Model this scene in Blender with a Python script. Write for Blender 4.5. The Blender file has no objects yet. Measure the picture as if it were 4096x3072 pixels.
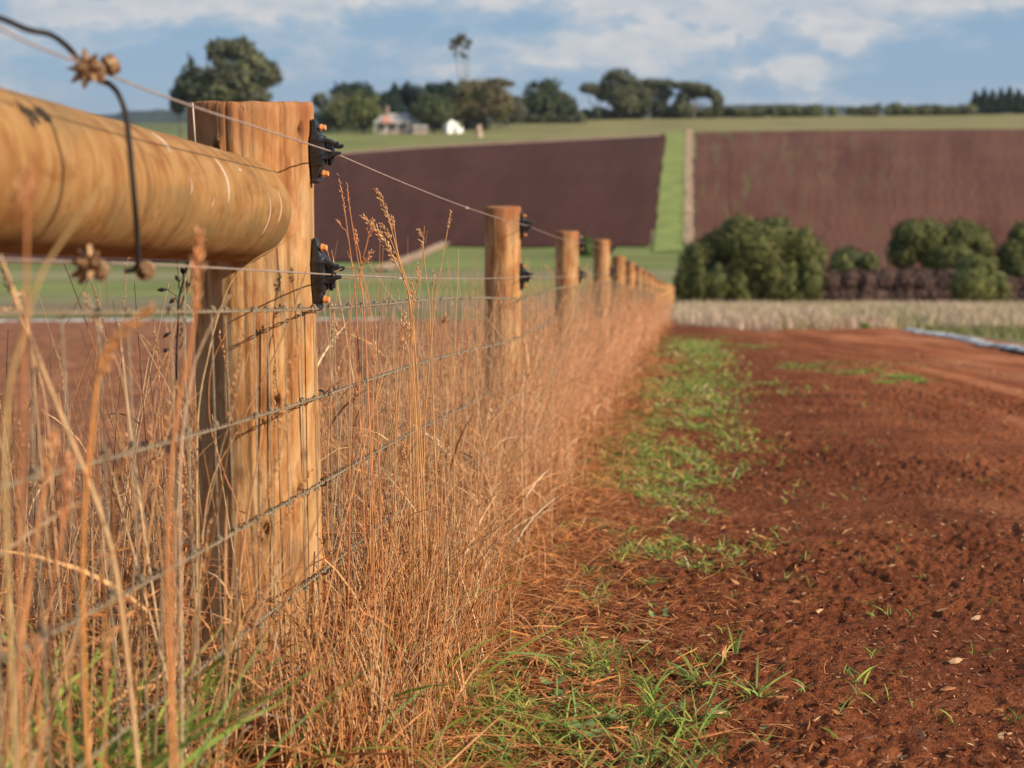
import bpy, math
import numpy as np
from mathutils import Vector, Matrix

R = math.radians
rng = np.random.default_rng(11)
scn = bpy.context.scene
COL = scn.collection

# ------------------------------------------------------------------ camera
F_PX = 6500.0
PITCH = math.atan((1536 - 480) / F_PX)
CAMZ = 0.776
cam_d = bpy.data.cameras.new("camera")
cam = bpy.data.objects.new("camera", cam_d)
COL.objects.link(cam)
cam.location = (0, 0, CAMZ)
cam.rotation_euler = (math.pi / 2 - PITCH, 0, 0)
cam_d.sensor_width = 36.0
cam_d.lens = 36.0 * F_PX / 4096.0
cam_d.clip_start = 0.05
cam_d.clip_end = 20000
cam_d.dof.use_dof = True
cam_d.dof.focus_distance = 3.15
cam_d.dof.aperture_fstop = 4.9
scn.camera = cam

# ------------------------------------------------------------------ light
SUN_EL, SUN_AZ = 28.0, 118.0       # azimuth clockwise from +Y (view direction)
sx, sy = math.sin(R(SUN_AZ)), math.cos(R(SUN_AZ))
sun_dir = Vector((sx * math.cos(R(SUN_EL)), sy * math.cos(R(SUN_EL)), math.sin(R(SUN_EL))))
sd = bpy.data.lights.new("sun", 'SUN')
sd.energy = 5.0
sd.angle = R(0.53)
sd.color = (1.0, 0.87, 0.70)
sun = bpy.data.objects.new("sun", sd)
COL.objects.link(sun)
sun.rotation_euler = sun_dir.to_track_quat('Z', 'Y').to_euler()

scn.view_settings.view_transform = 'Standard'
scn.view_settings.look = 'None'
scn.view_settings.exposure = 0.25
scn.view_settings.gamma = 1.0
scn.view_settings.use_curve_mapping = False
scn.cycles.use_denoising = True
scn.cycles.max_bounces = 6
scn.cycles.transparent_max_bounces = 8
scn.cycles.volume_bounces = 0

world = bpy.data.worlds.new("World")
scn.world = world
world.use_nodes = True
wt = world.node_tree
wt.nodes.clear()


class NT:
    """small helper to write node trees"""
    def __init__(s, t):
        s.t = t

    def n(s, kind, **kw):
        nd = s.t.nodes.new(kind)
        for k, v in kw.items():
            if k.startswith('i_'):
                nd.inputs[k[2:].replace('_', ' ')].default_value = v
            else:
                setattr(nd, k, v)
        return nd

    def l(s, a, b):
        s.t.links.new(a, b)

    def math(s, op, a, b=None, c=None, clamp=False):
        nd = s.t.nodes.new('ShaderNodeMath')
        nd.operation = op
        nd.use_clamp = clamp
        for i, v in enumerate((a, b, c)):
            if v is None:
                continue
            if isinstance(v, (int, float)):
                nd.inputs[i].default_value = v
            else:
                s.l(v, nd.inputs[i])
        return nd.outputs[0]

    def vmath(s, op, a, b=None):
        nd = s.t.nodes.new('ShaderNodeVectorMath')
        nd.operation = op
        for i, v in enumerate((a, b)):
            if v is None:
                continue
            if isinstance(v, (tuple, list)):
                nd.inputs[i].default_value = v
            else:
                s.l(v, nd.inputs[i])
        return nd.outputs[0]

    def noise(s, vec, scale, detail=4, rough=0.55, dist=0.0):
        nd = s.t.nodes.new('ShaderNodeTexNoise')
        nd.inputs['Scale'].default_value = scale
        nd.inputs['Detail'].default_value = detail
        nd.inputs['Roughness'].default_value = rough
        nd.inputs['Distortion'].default_value = dist
        if vec is not None:
            s.l(vec, nd.inputs['Vector'])
        return nd.outputs['Fac']

    def ramp(s, fac, stops, interp='LINEAR'):
        nd = s.t.nodes.new('ShaderNodeValToRGB')
        cr = nd.color_ramp
        cr.interpolation = interp
        while len(cr.elements) < len(stops):
            cr.elements.new(0.5)
        for e, (p, c) in zip(cr.elements, stops):
            e.position = p
            e.color = (*c, 1) if len(c) == 3 else c
        s.l(fac, nd.inputs[0])
        return nd.outputs[0]

    def mix(s, fac, a, b, blend='MIX'):
        nd = s.t.nodes.new('ShaderNodeMix')
        nd.data_type = 'RGBA'
        nd.blend_type = blend
        nd.clamp_factor = True
        for sock, v in ((nd.inputs[0], fac), (nd.inputs[6], a), (nd.inputs[7], b)):
            if isinstance(v, (int, float)):
                sock.default_value = v
            elif isinstance(v, (tuple, list)):
                sock.default_value = (*v, 1) if len(v) == 3 else v
            else:
                s.l(v, sock)
        return nd.outputs[2]


w = NT(wt)
sky = w.n('ShaderNodeTexSky')
sky.sky_type = 'NISHITA'
sky.sun_disc = False
sky.sun_elevation = R(SUN_EL)
sky.sun_rotation = R(SUN_AZ)
sky.altitude = 100
sky.air_density = 1.0
sky.dust_density = 0.4
sky.ozone_density = 2.0
tc = w.n('ShaderNodeTexCoord')
sep = w.n('ShaderNodeSeparateXYZ')
w.l(tc.outputs['Generated'], sep.inputs[0])
az = w.math('ARCTAN2', sep.outputs[0], sep.outputs[1])        # radians, + to the right
el = w.math('ARCSINE', sep.outputs[2])
cmb = w.n('ShaderNodeCombineXYZ')
w.l(az, cmb.inputs[0])
w.l(w.math('MULTIPLY', el, 2.1), cmb.inputs[1])
cmb.inputs[2].default_value = 3.7
n1 = w.noise(cmb.outputs[0], 8.0, 7, 0.58, 0.5)
n2 = w.noise(cmb.outputs[0], 30.0, 6, 0.6, 0.6)
field = w.math('ADD', w.math('MULTIPLY', n1, 0.72), w.math('MULTIPLY', n2, 0.34))


def blob(pxc, pyc, rx, ry, amp):
    """a bank of cloud standing at an azimuth / elevation"""
    a0 = (pxc - 2048) / F_PX
    e0 = (480 - pyc) / F_PX
    dx = w.math('DIVIDE', w.math('SUBTRACT', az, a0), rx / F_PX)
    dy = w.math('DIVIDE', w.math('SUBTRACT', el, e0), ry / F_PX)
    d2 = w.math('ADD', w.math('MULTIPLY', dx, dx), w.math('MULTIPLY', dy, dy))
    return w.math('MULTIPLY', w.math('EXPONENT', w.math('MULTIPLY', d2, -1.0)), amp)


for b in ((2380, 215, 330, 75, .20), (2750, 150, 260, 55, .17), (3330, 170, 190, 85, .21), (3150, 290, 260, 50, .17), (2800, 60, 900, 60, .13),
          (1300, 50, 420, 60, .13), (500, 70, 420, 75, .14), (1900, 0, 1500, 45, .13), (3700, 30, 700, 50, .12), (120, 400, 380, 40, .09),
          (3000, 420, 250, 28, .12), (1900, 120, 500, 60, -.07), (3850, 300, 300, 60, -.06)):
    field = w.math('ADD', field, blob(*b))
cov = w.ramp(field, [(0.53, (.08, .08, .08)), (0.60, (.36, .36, .36)), (0.635, (.55, .55, .55)), (0.665, (1, 1, 1))])
n3 = w.noise(cmb.outputs[0], 42.0, 5, 0.6, 0.2)
ccol = w.mix(w.math('MULTIPLY_ADD', n3, 1.6, -0.35), (4.3, 5.1, 6.0), (8.2, 7.6, 7.2))
skyc = w.mix(0.85, sky.outputs[0], (2.2, 3.9, 6.05))
mx = w.mix(w.math('MULTIPLY', cov, 0.92), skyc, ccol)
bg = w.n('ShaderNodeBackground')
w.l(mx, bg.inputs[0])
bg.inputs[1].default_value = 0.082
out = w.n('ShaderNodeOutputWorld')
w.l(bg.outputs[0], out.inputs[0])


# ------------------------------------------------------------------ noise and terrain functions
def _h(ix, iy, seed):
    n = (ix.astype(np.int64) * 374761393 + iy.astype(np.int64) * 668265263 + seed * 1442695041) & 0xffffffff
    n = ((n ^ (n >> 13)) * 1274126177) & 0xffffffff
    n = ((n ^ (n >> 16)) * 2246822519) & 0xffffffff
    return ((n ^ (n >> 15)) & 0xffff) / 65535.0


def vn(x, y, seed=0):
    x = np.asarray(x, float); y = np.asarray(y, float)
    ix = np.floor(x); iy = np.floor(y)
    fx = x - ix; fy = y - iy
    fx = fx * fx * (3 - 2 * fx); fy = fy * fy * (3 - 2 * fy)
    a = _h(ix, iy, seed); b = _h(ix + 1, iy, seed); c = _h(ix, iy + 1, seed); d = _h(ix + 1, iy + 1, seed)
    return (a + (b - a) * fx) * (1 - fy) + (c + (d - c) * fx) * fy


def fbm(x, y, octv=4, seed=0, gain=0.5):
    s = 0; a = 1; t = 0
    for i in range(octv):
        s = s + a * vn(x * 2 ** i + i * 17.3, y * 2 ** i - i * 9.1, seed + i)
        t += a; a *= gain
    return s / t


_ky = np.array([-80, 0, 6.6, 10, 14.4, 18, 21.3, 27, 35, 100, 130, 160, 190, 450, 600, 660, 900, 2000, 9000.])
_kz = np.array([8.4, 0, -.69, -.98, -1.39, -1.80, -2.17, -2.78, -3.66, -10.5, -12.05, -12.8, -13.1, -3.9, .95, 1.3, -6, -14, -14])
_yy = np.concatenate([np.arange(-80, 60, .25), np.arange(60, 9000, 2.)])
_zz = np.interp(_yy, _ky, _kz)
_lo = _yy >= 60
_k = np.hanning(23); _k /= _k.sum()
_z2 = np.convolve(np.pad(_zz[_lo], 11, mode='edge'), _k, 'valid')
_bl = np.clip((_yy[_lo] - 84) / 20, 0, 1)
_zz[_lo] = _zz[_lo] * (1 - _bl) + _z2 * _bl


def G(x, y):
    """bare ground height"""
    x = np.asarray(x, float); y = np.asarray(y, float)
    z = np.interp(y, _yy, _zz)
    lat = np.clip((y - 230) / 300, 0, 1)
    z = z + lat * 0.011 * np.clip(x, -400, 400)
    z = z + np.clip((y - 700) / 1500, 0, 1) * 10 * (fbm(x / 420, y / 420, 3, 5) - .5)
    return z


def xf(y):
    return -0.746 + 0.1075 * np.asarray(y, float)


def soil(x, y):
    """ground with the clods and the bank of old grass along the fence"""
    x = np.asarray(x, float); y = np.asarray(y, float)
    o = x - xf(y)
    z = G(x, y)
    z = z + 0.05 * np.exp(-((o - .02) / .22) ** 2)
    road = np.clip((x - (2.6 + .06 * y)) / .8, 0, 1)
    patch = np.clip(fbm(x * .9, y * .9, 3, 31) * 2.6 - .75, 0.12, 1)
    amp = (1 - .8 * road) * (0.35 + .65 * patch)
    c1 = fbm(x * 34, y * 46, 3, 2, .66)
    c2 = vn(x * 75, y * 75, 7)
    z = z + amp * (0.044 * np.clip(c1 - .5, -.3, .3) + 0.010 * (c2 - .5)) + .018 * (fbm(x * 3, y * 3, 3, 3) - .5)
    for xr in (4.15, 5.75):
        z = z - .035 * np.exp(-((x - xr - .045 * (y - 18)) / .22) ** 2)
    return z


def unp(px, py, d):
    """point at forward distance d (metres along +Y) seen in a direction of the photograph"""
    c, s = math.cos(PITCH), math.sin(PITCH)
    u = (1536 - py) / F_PX; r = (px - 2048) / F_PX
    dy = c + u * s; dz = -s + u * c
    k = d / dy
    return np.array([r * k, d, CAMZ + dz * k])


def gpix(px, py):
    """where a direction of the photograph meets the ground"""
    d = np.concatenate([np.arange(1, 60, .05), np.arange(60, 4000, .5)])
    c, s = math.cos(PITCH), math.sin(PITCH)
    u = (1536 - py) / F_PX; r = (px - 2048) / F_PX
    dy = c + u * s; dz = -s + u * c
    x = r * d / dy; z = CAMZ + dz * d / dy
    m = np.nonzero(z <= G(x, d))[0]
    i = m[0] if len(m) else np.argmin(z - G(x, d))
    return np.array([x[i], d[i], float(G(x[i], d[i]))])


# ------------------------------------------------------------------ object helpers
def tag(o, label=None, cat=None, group=None, kind=None):
    if label: o['label'] = label
    if cat: o['category'] = cat
    if group: o['group'] = group
    if kind: o['kind'] = kind
    return o


def empty(name, loc=(0, 0, 0), rz=0.0):
    o = bpy.data.objects.new(name, None)
    o.empty_display_size = 0.1
    COL.objects.link(o)
    o.location = loc
    o.rotation_euler = (0, 0, rz)
    return o


def link(name, me, mat=None, parent=None, loc=None):
    o = bpy.data.objects.new(name, me)
    COL.objects.link(o)
    if mat is not None and not me.materials:
        me.materials.append(mat)
    if parent is not None:
        o.parent = parent
    if loc is not None:
        o.location = loc
    return o


def mesh_np(name, V, Q, cols=None, smooth=True):
    """V (n,3); Q list of (m,k) index arrays"""
    V = np.asarray(V, np.float32)
    if not isinstance(Q, (list, tuple)):
        Q = [Q]
    Q = [np.asarray(q, np.int32) for q in Q if len(q)]
    me = bpy.data.meshes.new(name)
    me.vertices.add(len(V))
    me.vertices.foreach_set('co', V.ravel())
    loops = np.concatenate([q.ravel() for q in Q])
    tot = np.concatenate([np.full(len(q), q.shape[1], np.int32) for q in Q])
    start = np.concatenate([[0], np.cumsum(tot)[:-1]]).astype(np.int32)
    me.loops.add(len(loops))
    me.loops.foreach_set('vertex_index', loops)
    me.polygons.add(len(tot))
    me.polygons.foreach_set('loop_start', start)
    me.polygons.foreach_set('loop_total', tot)
    me.polygons.foreach_set('use_smooth', np.full(len(tot), smooth))
    if cols is not None:
        ca = me.color_attributes.new('col', 'FLOAT_COLOR', 'POINT')
        c4 = np.ones((len(V), 4), np.float32)
        c4[:, :3] = cols
        ca.data.foreach_set('color', c4.ravel())
    me.update(calc_edges=True)
    return me


class Soup:
    def __init__(s):
        s.V = []; s.Q = []; s.T = []; s.C = []; s.n = 0

    def add(s, V, Q=None, T=None, C=None):
        s.V.append(V)
        if Q is not None: s.Q.append(np.asarray(Q) + s.n)
        if T is not None: s.T.append(np.asarray(T) + s.n)
        if C is None: C = np.full((len(V), 3), .5)
        C = np.asarray(C, float)
        if C.ndim == 1: C = np.tile(C, (len(V), 1))
        s.C.append(C)
        s.n += len(V)

    def mesh(s, name, smooth=True):
        Q = []
        if s.Q: Q.append(np.concatenate(s.Q))
        if s.T: Q.append(np.concatenate(s.T))
        return mesh_np(name, np.concatenate(s.V), Q, np.concatenate(s.C), smooth)

    def build(s, name, mat, parent=None, smooth=True):
        return link(name, s.mesh(name, smooth), mat, parent)

    # many blades at once: quadratic centre lines
    def blades(s, P0, D, L, B, W, cols, segs=4, tube=False, taper=.15, belly=False, side=None):
        N = len(P0)
        t = np.linspace(0, 1, segs + 1)
        C = P0[:, None, :] + (D * L[:, None])[:, None, :] * t[None, :, None] + B[:, None, :] * (t ** 2)[None, :, None]
        Tn = (D * L[:, None])[:, None, :] + 2 * B[:, None, :] * t[None, :, None]
        Tn /= np.linalg.norm(Tn, axis=2, keepdims=True) + 1e-9
        if side is None:
            a = rng.uniform(0, 2 * np.pi, N)
            side = np.stack([np.cos(a), np.sin(a), np.zeros(N)], 1)
        S = side[:, None, :] - Tn * np.sum(side[:, None, :] * Tn, axis=2, keepdims=True)
        S /= np.linalg.norm(S, axis=2, keepdims=True) + 1e-9
        if belly:
            wt_ = np.sin(np.clip(t * .88 + .12, 0, 1) * np.pi) ** .6 + .03
        else:
            wt_ = 1 - (1 - taper) * t
        Wt = (W[:, None] * wt_[None, :])[:, :, None]
        if tube:
            U = np.cross(Tn, S)
            ring = [C + Wt * .5 * (math.cos(a) * S + math.sin(a) * U) for a in (0, 2.094, 4.189)]
            k = 3
        else:
            ring = [C - S * Wt * .5, C + S * Wt * .5]
            k = 2
        V = np.stack(ring, 2)                       # N, segs+1, k, 3
        idx = np.arange(N * (segs + 1) * k).reshape(N, segs + 1, k)
        Q = []
        for j in range(k if k == 3 else 1):
            j2 = (j + 1) % k
            Q.append(np.stack([idx[:, :-1, j], idx[:, :-1, j2], idx[:, 1:, j2], idx[:, 1:, j]], -1).reshape(-1, 4))
        cc = np.repeat(cols[:, None, :], (segs + 1) * k, 1).reshape(-1, 3)
        s.add(V.reshape(-1, 3), Q=np.concatenate(Q), C=cc)

    # many small spindle shapes (spikelets, pods)
    def spindles(s, P, D, L, Rr, cols):
        N = len(P)
        D = D / (np.linalg.norm(D, axis=1, keepdims=True) + 1e-9)
        a = np.cross(D, rng.normal(size=(N, 3)))
        a /= np.linalg.norm(a, axis=1, keepdims=True) + 1e-9
        b = np.cross(D, a)
        L = L[:, None]; Rr = Rr[:, None]
        mid = P + D * L * .4
        V = np.stack([P, mid + a * Rr, mid + b * Rr, mid - a * Rr, mid - b * Rr, P + D * L], 1)
        f = np.array([[0, 2, 1], [0, 3, 2], [0, 4, 3], [0, 1, 4], [5, 1, 2], [5, 2, 3], [5, 3, 4], [5, 4, 1]])
        T = (f[None] + (np.arange(N) * 6)[:, None, None]).reshape(-1, 3)
        s.add(V.reshape(-1, 3), T=T, C=np.repeat(cols, 6, 0))


def curve_pts(P, n):
    """Catmull-Rom through the points"""
    P = np.asarray(P, float)
    if len(P) == 2:
        t = np.linspace(0, 1, n)[:, None]
        return P[0] * (1 - t) + P[1] * t
    Q = np.vstack([2 * P[0] - P[1], P, 2 * P[-1] - P[-2]])
    out = []
    u = np.linspace(0, len(P) - 1 - 1e-9, n)
    for v in u:
        i = int(v); t = v - i
        a, b, c, d = Q[i], Q[i + 1], Q[i + 2], Q[i + 3]
        out.append(.5 * ((2 * b) + (-a + c) * t + (2 * a - 5 * b + 4 * c - d) * t * t + (-a + 3 * b - 3 * c + d) * t ** 3))
    return np.array(out)


def tube_geo(P, rad, sides=6, cap=True):
    P = np.asarray(P, float)
    n = len(P)
    rad = np.full(n, rad) if np.isscalar(rad) else np.asarray(rad, float)
    T = np.gradient(P, axis=0)
    T /= np.linalg.norm(T, axis=1, keepdims=True) + 1e-12
    ref = np.array([0.13, .2, 1.0]) if abs(T[0][2]) < .8 else np.array([1.0, .1, .1])
    V = []
    s = ref - T[0] * ref.dot(T[0]); s /= np.linalg.norm(s)
    for i in range(n):
        s = s - T[i] * s.dot(T[i]); s /= np.linalg.norm(s) + 1e-12
        u = np.cross(T[i], s)
        a = np.arange(sides) * 2 * np.pi / sides
        V.append(P[i] + rad[i] * (np.cos(a)[:, None] * s + np.sin(a)[:, None] * u))
    V = np.concatenate(V)
    idx = np.arange(n * sides).reshape(n, sides)
    nx = np.roll(idx, -1, 1)
    Q = np.stack([idx[:-1], nx[:-1], nx[1:], idx[1:]], -1).reshape(-1, 4)
    Tt = None
    if cap:
        V = np.vstack([V, P[0], P[-1]])
        a, b = n * sides, n * sides + 1
        Tt = np.concatenate([np.stack([np.full(sides, a), nx[0], idx[0]], -1), np.stack([np.full(sides, b), idx[-1], nx[-1]], -1)])
    return V, Q, Tt


def add_tube(s, P, rad, sides=6, col=(.5, .5, .5)):
    V, Q, T = tube_geo(P, rad, sides)
    s.add(V, Q, T, np.array(col))


def add_box(s, c, h, col=(.5, .5, .5), rot=None, taper=1.0):
    c = np.array(c, float)
    sg = np.array([[x, y, z] for z in (-1, 1) for y in (-1, 1) for x in (-1, 1)], float)
    V = sg * np.array(h)
    V[4:, :2] *= taper
    if rot is not None: V = V @ np.array(rot).T
    Q = np.array([[0, 2, 3, 1], [4, 5, 7, 6], [0, 1, 5, 4], [2, 6, 7, 3], [0, 4, 6, 2], [1, 3, 7, 5]])
    s.add(V + c, Q=Q, C=np.array(col))


def unit(a):
    return a / (np.linalg.norm(a, axis=-1, keepdims=True) + 1e-9)


# ------------------------------------------------------------------ materials
def new_mat(name):
    m = bpy.data.materials.new(name)
    m.use_nodes = True
    m.node_tree.nodes.clear()
    return m, NT(m.node_tree)


def finish(m, t, colour, rough=.85, bump=None, bump_s=.3, bump_d=.01, metal=0.0, spec=.3, transl=0.0):
    p = t.n('ShaderNodeBsdfPrincipled')
    if isinstance(colour, (tuple, list)):
        p.inputs['Base Color'].default_value = (*colour, 1)
    else:
        t.l(colour, p.inputs['Base Color'])
    if isinstance(rough, (int, float)):
        p.inputs['Roughness'].default_value = rough
    else:
        t.l(rough, p.inputs['Roughness'])
    p.inputs['Metallic'].default_value = metal
    p.inputs['Specular IOR Level'].default_value = spec
    if bump is not None:
        b = t.n('ShaderNodeBump')
        b.inputs['Strength'].default_value = bump_s
        b.inputs['Distance'].default_value = bump_d
        t.l(bump, b.inputs['Height'])
        t.l(b.outputs[0], p.inputs['Normal'])
    o = t.n('ShaderNodeOutputMaterial')
    if transl > 0:
        tr = t.n('ShaderNodeBsdfTranslucent')
        if isinstance(colour, (tuple, list)):
            tr.inputs[0].default_value = (*colour, 1)
        else:
            t.l(colour, tr.inputs[0])
        mx_ = t.n('ShaderNodeMixShader')
        mx_.inputs[0].default_value = transl
        t.l(p.outputs[0], mx_.inputs[1]); t.l(tr.outputs[0], mx_.inputs[2])
        t.l(mx_.outputs[0], o.inputs[0])
    else:
        t.l(p.outputs[0], o.inputs[0])
    return m


def simple(name, col, rough=.6, metal=0.0, var=.25, scale=40.0, spec=.4, bump=0.0):
    m, t = new_mat(name)
    c = t.n('ShaderNodeTexCoord').outputs['Object']
    n = t.noise(c, scale, 5)
    d = tuple(x * (1 - var) for x in col); b = tuple(min(1, x * (1 + var)) for x in col)
    return finish(m, t, t.ramp(n, [(.3, d), (.7, b)]), rough, n if bump else None, bump, .002, metal, spec)


def attr_mat(name, transl=.3, rough=.6, spec=.25, noise_s=60.0, var=.3):
    """colour comes from each blade's own colour"""
    m, t = new_mat(name)
    a = t.n('ShaderNodeVertexColor', layer_name='col')
    g = t.n('ShaderNodeNewGeometry')
    n = t.noise(g.outputs['Position'], noise_s, 3)
    k = t.ramp(n, [(.3, (1 - var,) * 3), (.7, (1 + var * .4,) * 3)])
    return finish(m, t, t.mix(1.0, a.outputs[0], k, 'MULTIPLY'), rough, spec=spec, transl=transl)


M_BLADE = attr_mat('grass blade', .28)
M_FOLIAGE = attr_mat('tree foliage', .15, .7, .2, 1.3, .35)
M_THATCH = attr_mat('dead grass litter', .12, .8)


def wood_mat(name, axis_scale=(22, 22, 8.5), fine=(130, 130, 14), crack=(40, 40, 3.4), tone=.82, dark_end=True, tint=(.97, .98, 1.12), crackw=.4, soft=0.0):
    m, t = new_mat(name)
    tc_ = t.n('ShaderNodeTexCoord')
    oi = t.n('ShaderNodeObjectInfo')
    off = t.math('MULTIPLY', oi.outputs['Random'], 37.0)
    cv = t.n('ShaderNodeCombineXYZ')
    for i in range(3): t.l(off, cv.inputs[i])
    c = t.vmath('ADD', tc_.outputs['Object'], cv.outputs[0])
    n1_ = t.noise(t.vmath('MULTIPLY', c, axis_scale), 1.0, 6, .6, .5)
    n2_ = t.noise(t.vmath('MULTIPLY', c, fine), 1.0, 6, .65, .3)
    n3_ = t.noise(t.vmath('MULTIPLY', c, crack), 1.0, 3, .5, .8)
    n4_ = t.noise(t.vmath('MULTIPLY', c, (22, 22, 9)), 1.0, 5, .6)
    T = lambda r, g, b: (r * tone * tint[0], g * tone * tint[1], b * tone * tint[2])
    base = t.ramp(n1_, [(.30, T(.27, .10, .028)), (.42, T(.50, .205, .055)), (.50, T(.62, .30, .088)), (.58, T(.74, .43, .17)), (.70, T(.40, .19, .06))])
    if soft: base = t.mix(soft, base, T(.58, .33, .13))
    base = t.mix(t.ramp(n2_, [(.46, (0, 0, 0)), (.66, (.7, .7, .7))]), base, T(.68, .40, .17))
    red = t.ramp(n4_, [(.52, (0, 0, 0)), (.68, (.7, .7, .7))])
    base = t.mix(red, base, T(.40, .14, .04))
    gr = t.ramp(t.noise(t.vmath('MULTIPLY', c, (9, 9, 3.5)), 1.0, 5), [(.5, (0, 0, 0)), (.66, (.7, .7, .7))])
    base = t.mix(gr, base, T(.34, .235, .10))
    ck = t.ramp(n3_, [(.31, (1, 1, 1)), (.35, (0, 0, 0))])
    base = t.mix(t.math('MULTIPLY', ck, crackw), base, T(.12, .05, .02))
    if dark_end:
        sp = t.n('ShaderNodeSeparateXYZ')
        t.l(tc_.outputs['Object'], sp.inputs[0])
        at = t.n('ShaderNodeAttribute', attribute_name='endness')
        top = t.math('MULTIPLY', at.outputs['Fac'], t.math('ADD', t.math('MULTIPLY', n4_, 1.1), .25))
        base = t.mix(t.math('MULTIPLY', top, .85), base, T(.36, .11, .035))
        kt = t.n('ShaderNodeAttribute', attribute_name='knot')
        base = t.mix(t.math('MULTIPLY', kt.outputs['Fac'], .92), base, T(.09, .03, .012))
    hgt = t.math('ADD', t.math('MULTIPLY', n2_, .6), t.math('MULTIPLY', t.math('SUBTRACT', 1.0, ck), .8))
    return finish(m, t, base, .78, hgt, .7, .005, spec=.2)


M_POST = wood_mat('pine post')
M_RAIL = wood_mat('pine rail', (9, 9, 26), (30, 30, 90), (16, 16, 75), .56, False, (.99, .95, .90), .25, soft=.28)


def soil_mat(name, a=(.078, .020, .009), b=(.200, .057, .022), c_=(.34, .115, .044), road=False):
    m, t = new_mat(name)
    g = t.n('ShaderNodeNewGeometry').outputs['Position']
    n1_ = t.noise(g, 2.2, 5, .6)
    n2_ = t.noise(g, 38, 6, .65)
    n3_ = t.noise(g, 150, 4, .6)
    k = t.math('ADD', t.math('MULTIPLY', n1_, .35), t.math('ADD', t.math('MULTIPLY', n2_, .4), t.math('MULTIPLY', n3_, .25)))
    colr = t.ramp(k, [(.36, a), (.5, b), (.63, c_)])
    if road:
        sp = t.n('ShaderNodeSeparateXYZ'); t.l(g, sp.inputs[0])
        edge = t.math('MULTIPLY_ADD', sp.outputs[1], .085, 1.55)
        k2 = t.math('DIVIDE', t.math('SUBTRACT', t.math('ADD', sp.outputs[0], t.math('MULTIPLY', n1_, 1.2)), edge), 1.8)
        k2 = t.math('MINIMUM', t.math('MAXIMUM', k2, 0.0), 1.0)
        st = t.noise(t.vmath('MULTIPLY', g, (3.4, .22, 1)), 1.0, 4)
        rc = t.ramp(st, [(.40, (.30, .086, .032)), (.52, (.46, .145, .057)), (.62, (.58, .22, .10))])
        colr = t.mix(t.math('MULTIPLY', k2, .85), colr, rc)
    h = t.math('ADD', t.math('MULTIPLY', n2_, 1.0), t.math('MULTIPLY', n3_, .5))
    return finish(m, t, colr, .95, h, 1.0, .016, spec=.08)


M_SOIL = soil_mat('red soil', road=True)
M_BED = soil_mat('red garden soil', (.16, .058, .028), (.31, .125, .062), (.43, .205, .11))


def ground_mat():
    m, t = new_mat('pasture')
    a = t.n('ShaderNodeVertexColor', layer_name='col')
    g = t.n('ShaderNodeNewGeometry').outputs['Position']
    n1_ = t.noise(t.vmath('MULTIPLY', g, (.05, .12, .1)), 1.0, 6, .62)
    n2_ = t.noise(g, 1.6, 6, .65)
    k = t.ramp(t.math('ADD', t.math('MULTIPLY', n1_, .6), t.math('MULTIPLY', n2_, .4)), [(.36, (.68, .68, .68)), (.64, (1.3, 1.26, 1.2))])
    return finish(m, t, t.mix(1.0, a.outputs[0], k, 'MULTIPLY'), .95, n2_, .6, .08, spec=.1)


M_GROUND = ground_mat()


def field_mat(name, c1, c2, green=0.0):
    m, t = new_mat(name)
    uv = t.n('ShaderNodeAttribute', attribute_name='furrow')      # x across the rows (m), y along
    g = t.n('ShaderNodeNewGeometry').outputs['Position']
    n1_ = t.math('ADD', t.math('MULTIPLY', t.noise(t.vmath('MULTIPLY', uv.outputs['Vector'], (.09, .004, 0)), 1.0, 4, .6, .2), .55), t.math('MULTIPLY', t.noise(t.vmath('MULTIPLY', uv.outputs['Vector'], (.75, .004, 0)), 1.0, 2, .5, 0), .45))
    n2_ = t.noise(g, .9, 6, .7)
    n3_ = t.noise(t.vmath('MULTIPLY', uv.outputs['Vector'], (.03, .02, 0)), 1.0, 4, .5)
    k = t.math('ADD', t.math('MULTIPLY', n1_, .62), t.math('ADD', t.math('MULTIPLY', n2_, .18), t.math('MULTIPLY', n3_, .20)))
    c = t.ramp(k, [(.42, c1), (.59, c2)])
    if green:
        n4_ = t.noise(t.vmath('MULTIPLY', uv.outputs['Vector'], (.55, .012, 0)), 1.0, 3, .5)
        side_ = t.ramp(t.math('MULTIPLY', t.n('ShaderNodeSeparateXYZ').outputs[0], 1.0), [(0, (0, 0, 0)), (1, (1, 1, 1))])
        sp = t.n('ShaderNodeSeparateXYZ'); t.l(uv.outputs['Vector'], sp.inputs[0])
        near = t.math('SUBTRACT', 1.0, t.math('DIVIDE', sp.outputs[0], 85.0), clamp=True)
        gk = t.math('MULTIPLY', t.ramp(n4_, [(.55, (0, 0, 0)), (.68, (1, 1, 1))]), t.math('MULTIPLY', near, green))
        c = t.mix(gk, c, (.125, .125, .045))
    return finish(m, t, c, .95, n2_, .5, .1, spec=.06)


M_FIELD_L = field_mat('ploughed soil purple', (.066, .024, .0165), (.096, .037, .025))
M_FIELD_R = field_mat('ploughed soil brown', (.110, .038, .025), (.180, .078, .047), .9)

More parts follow.
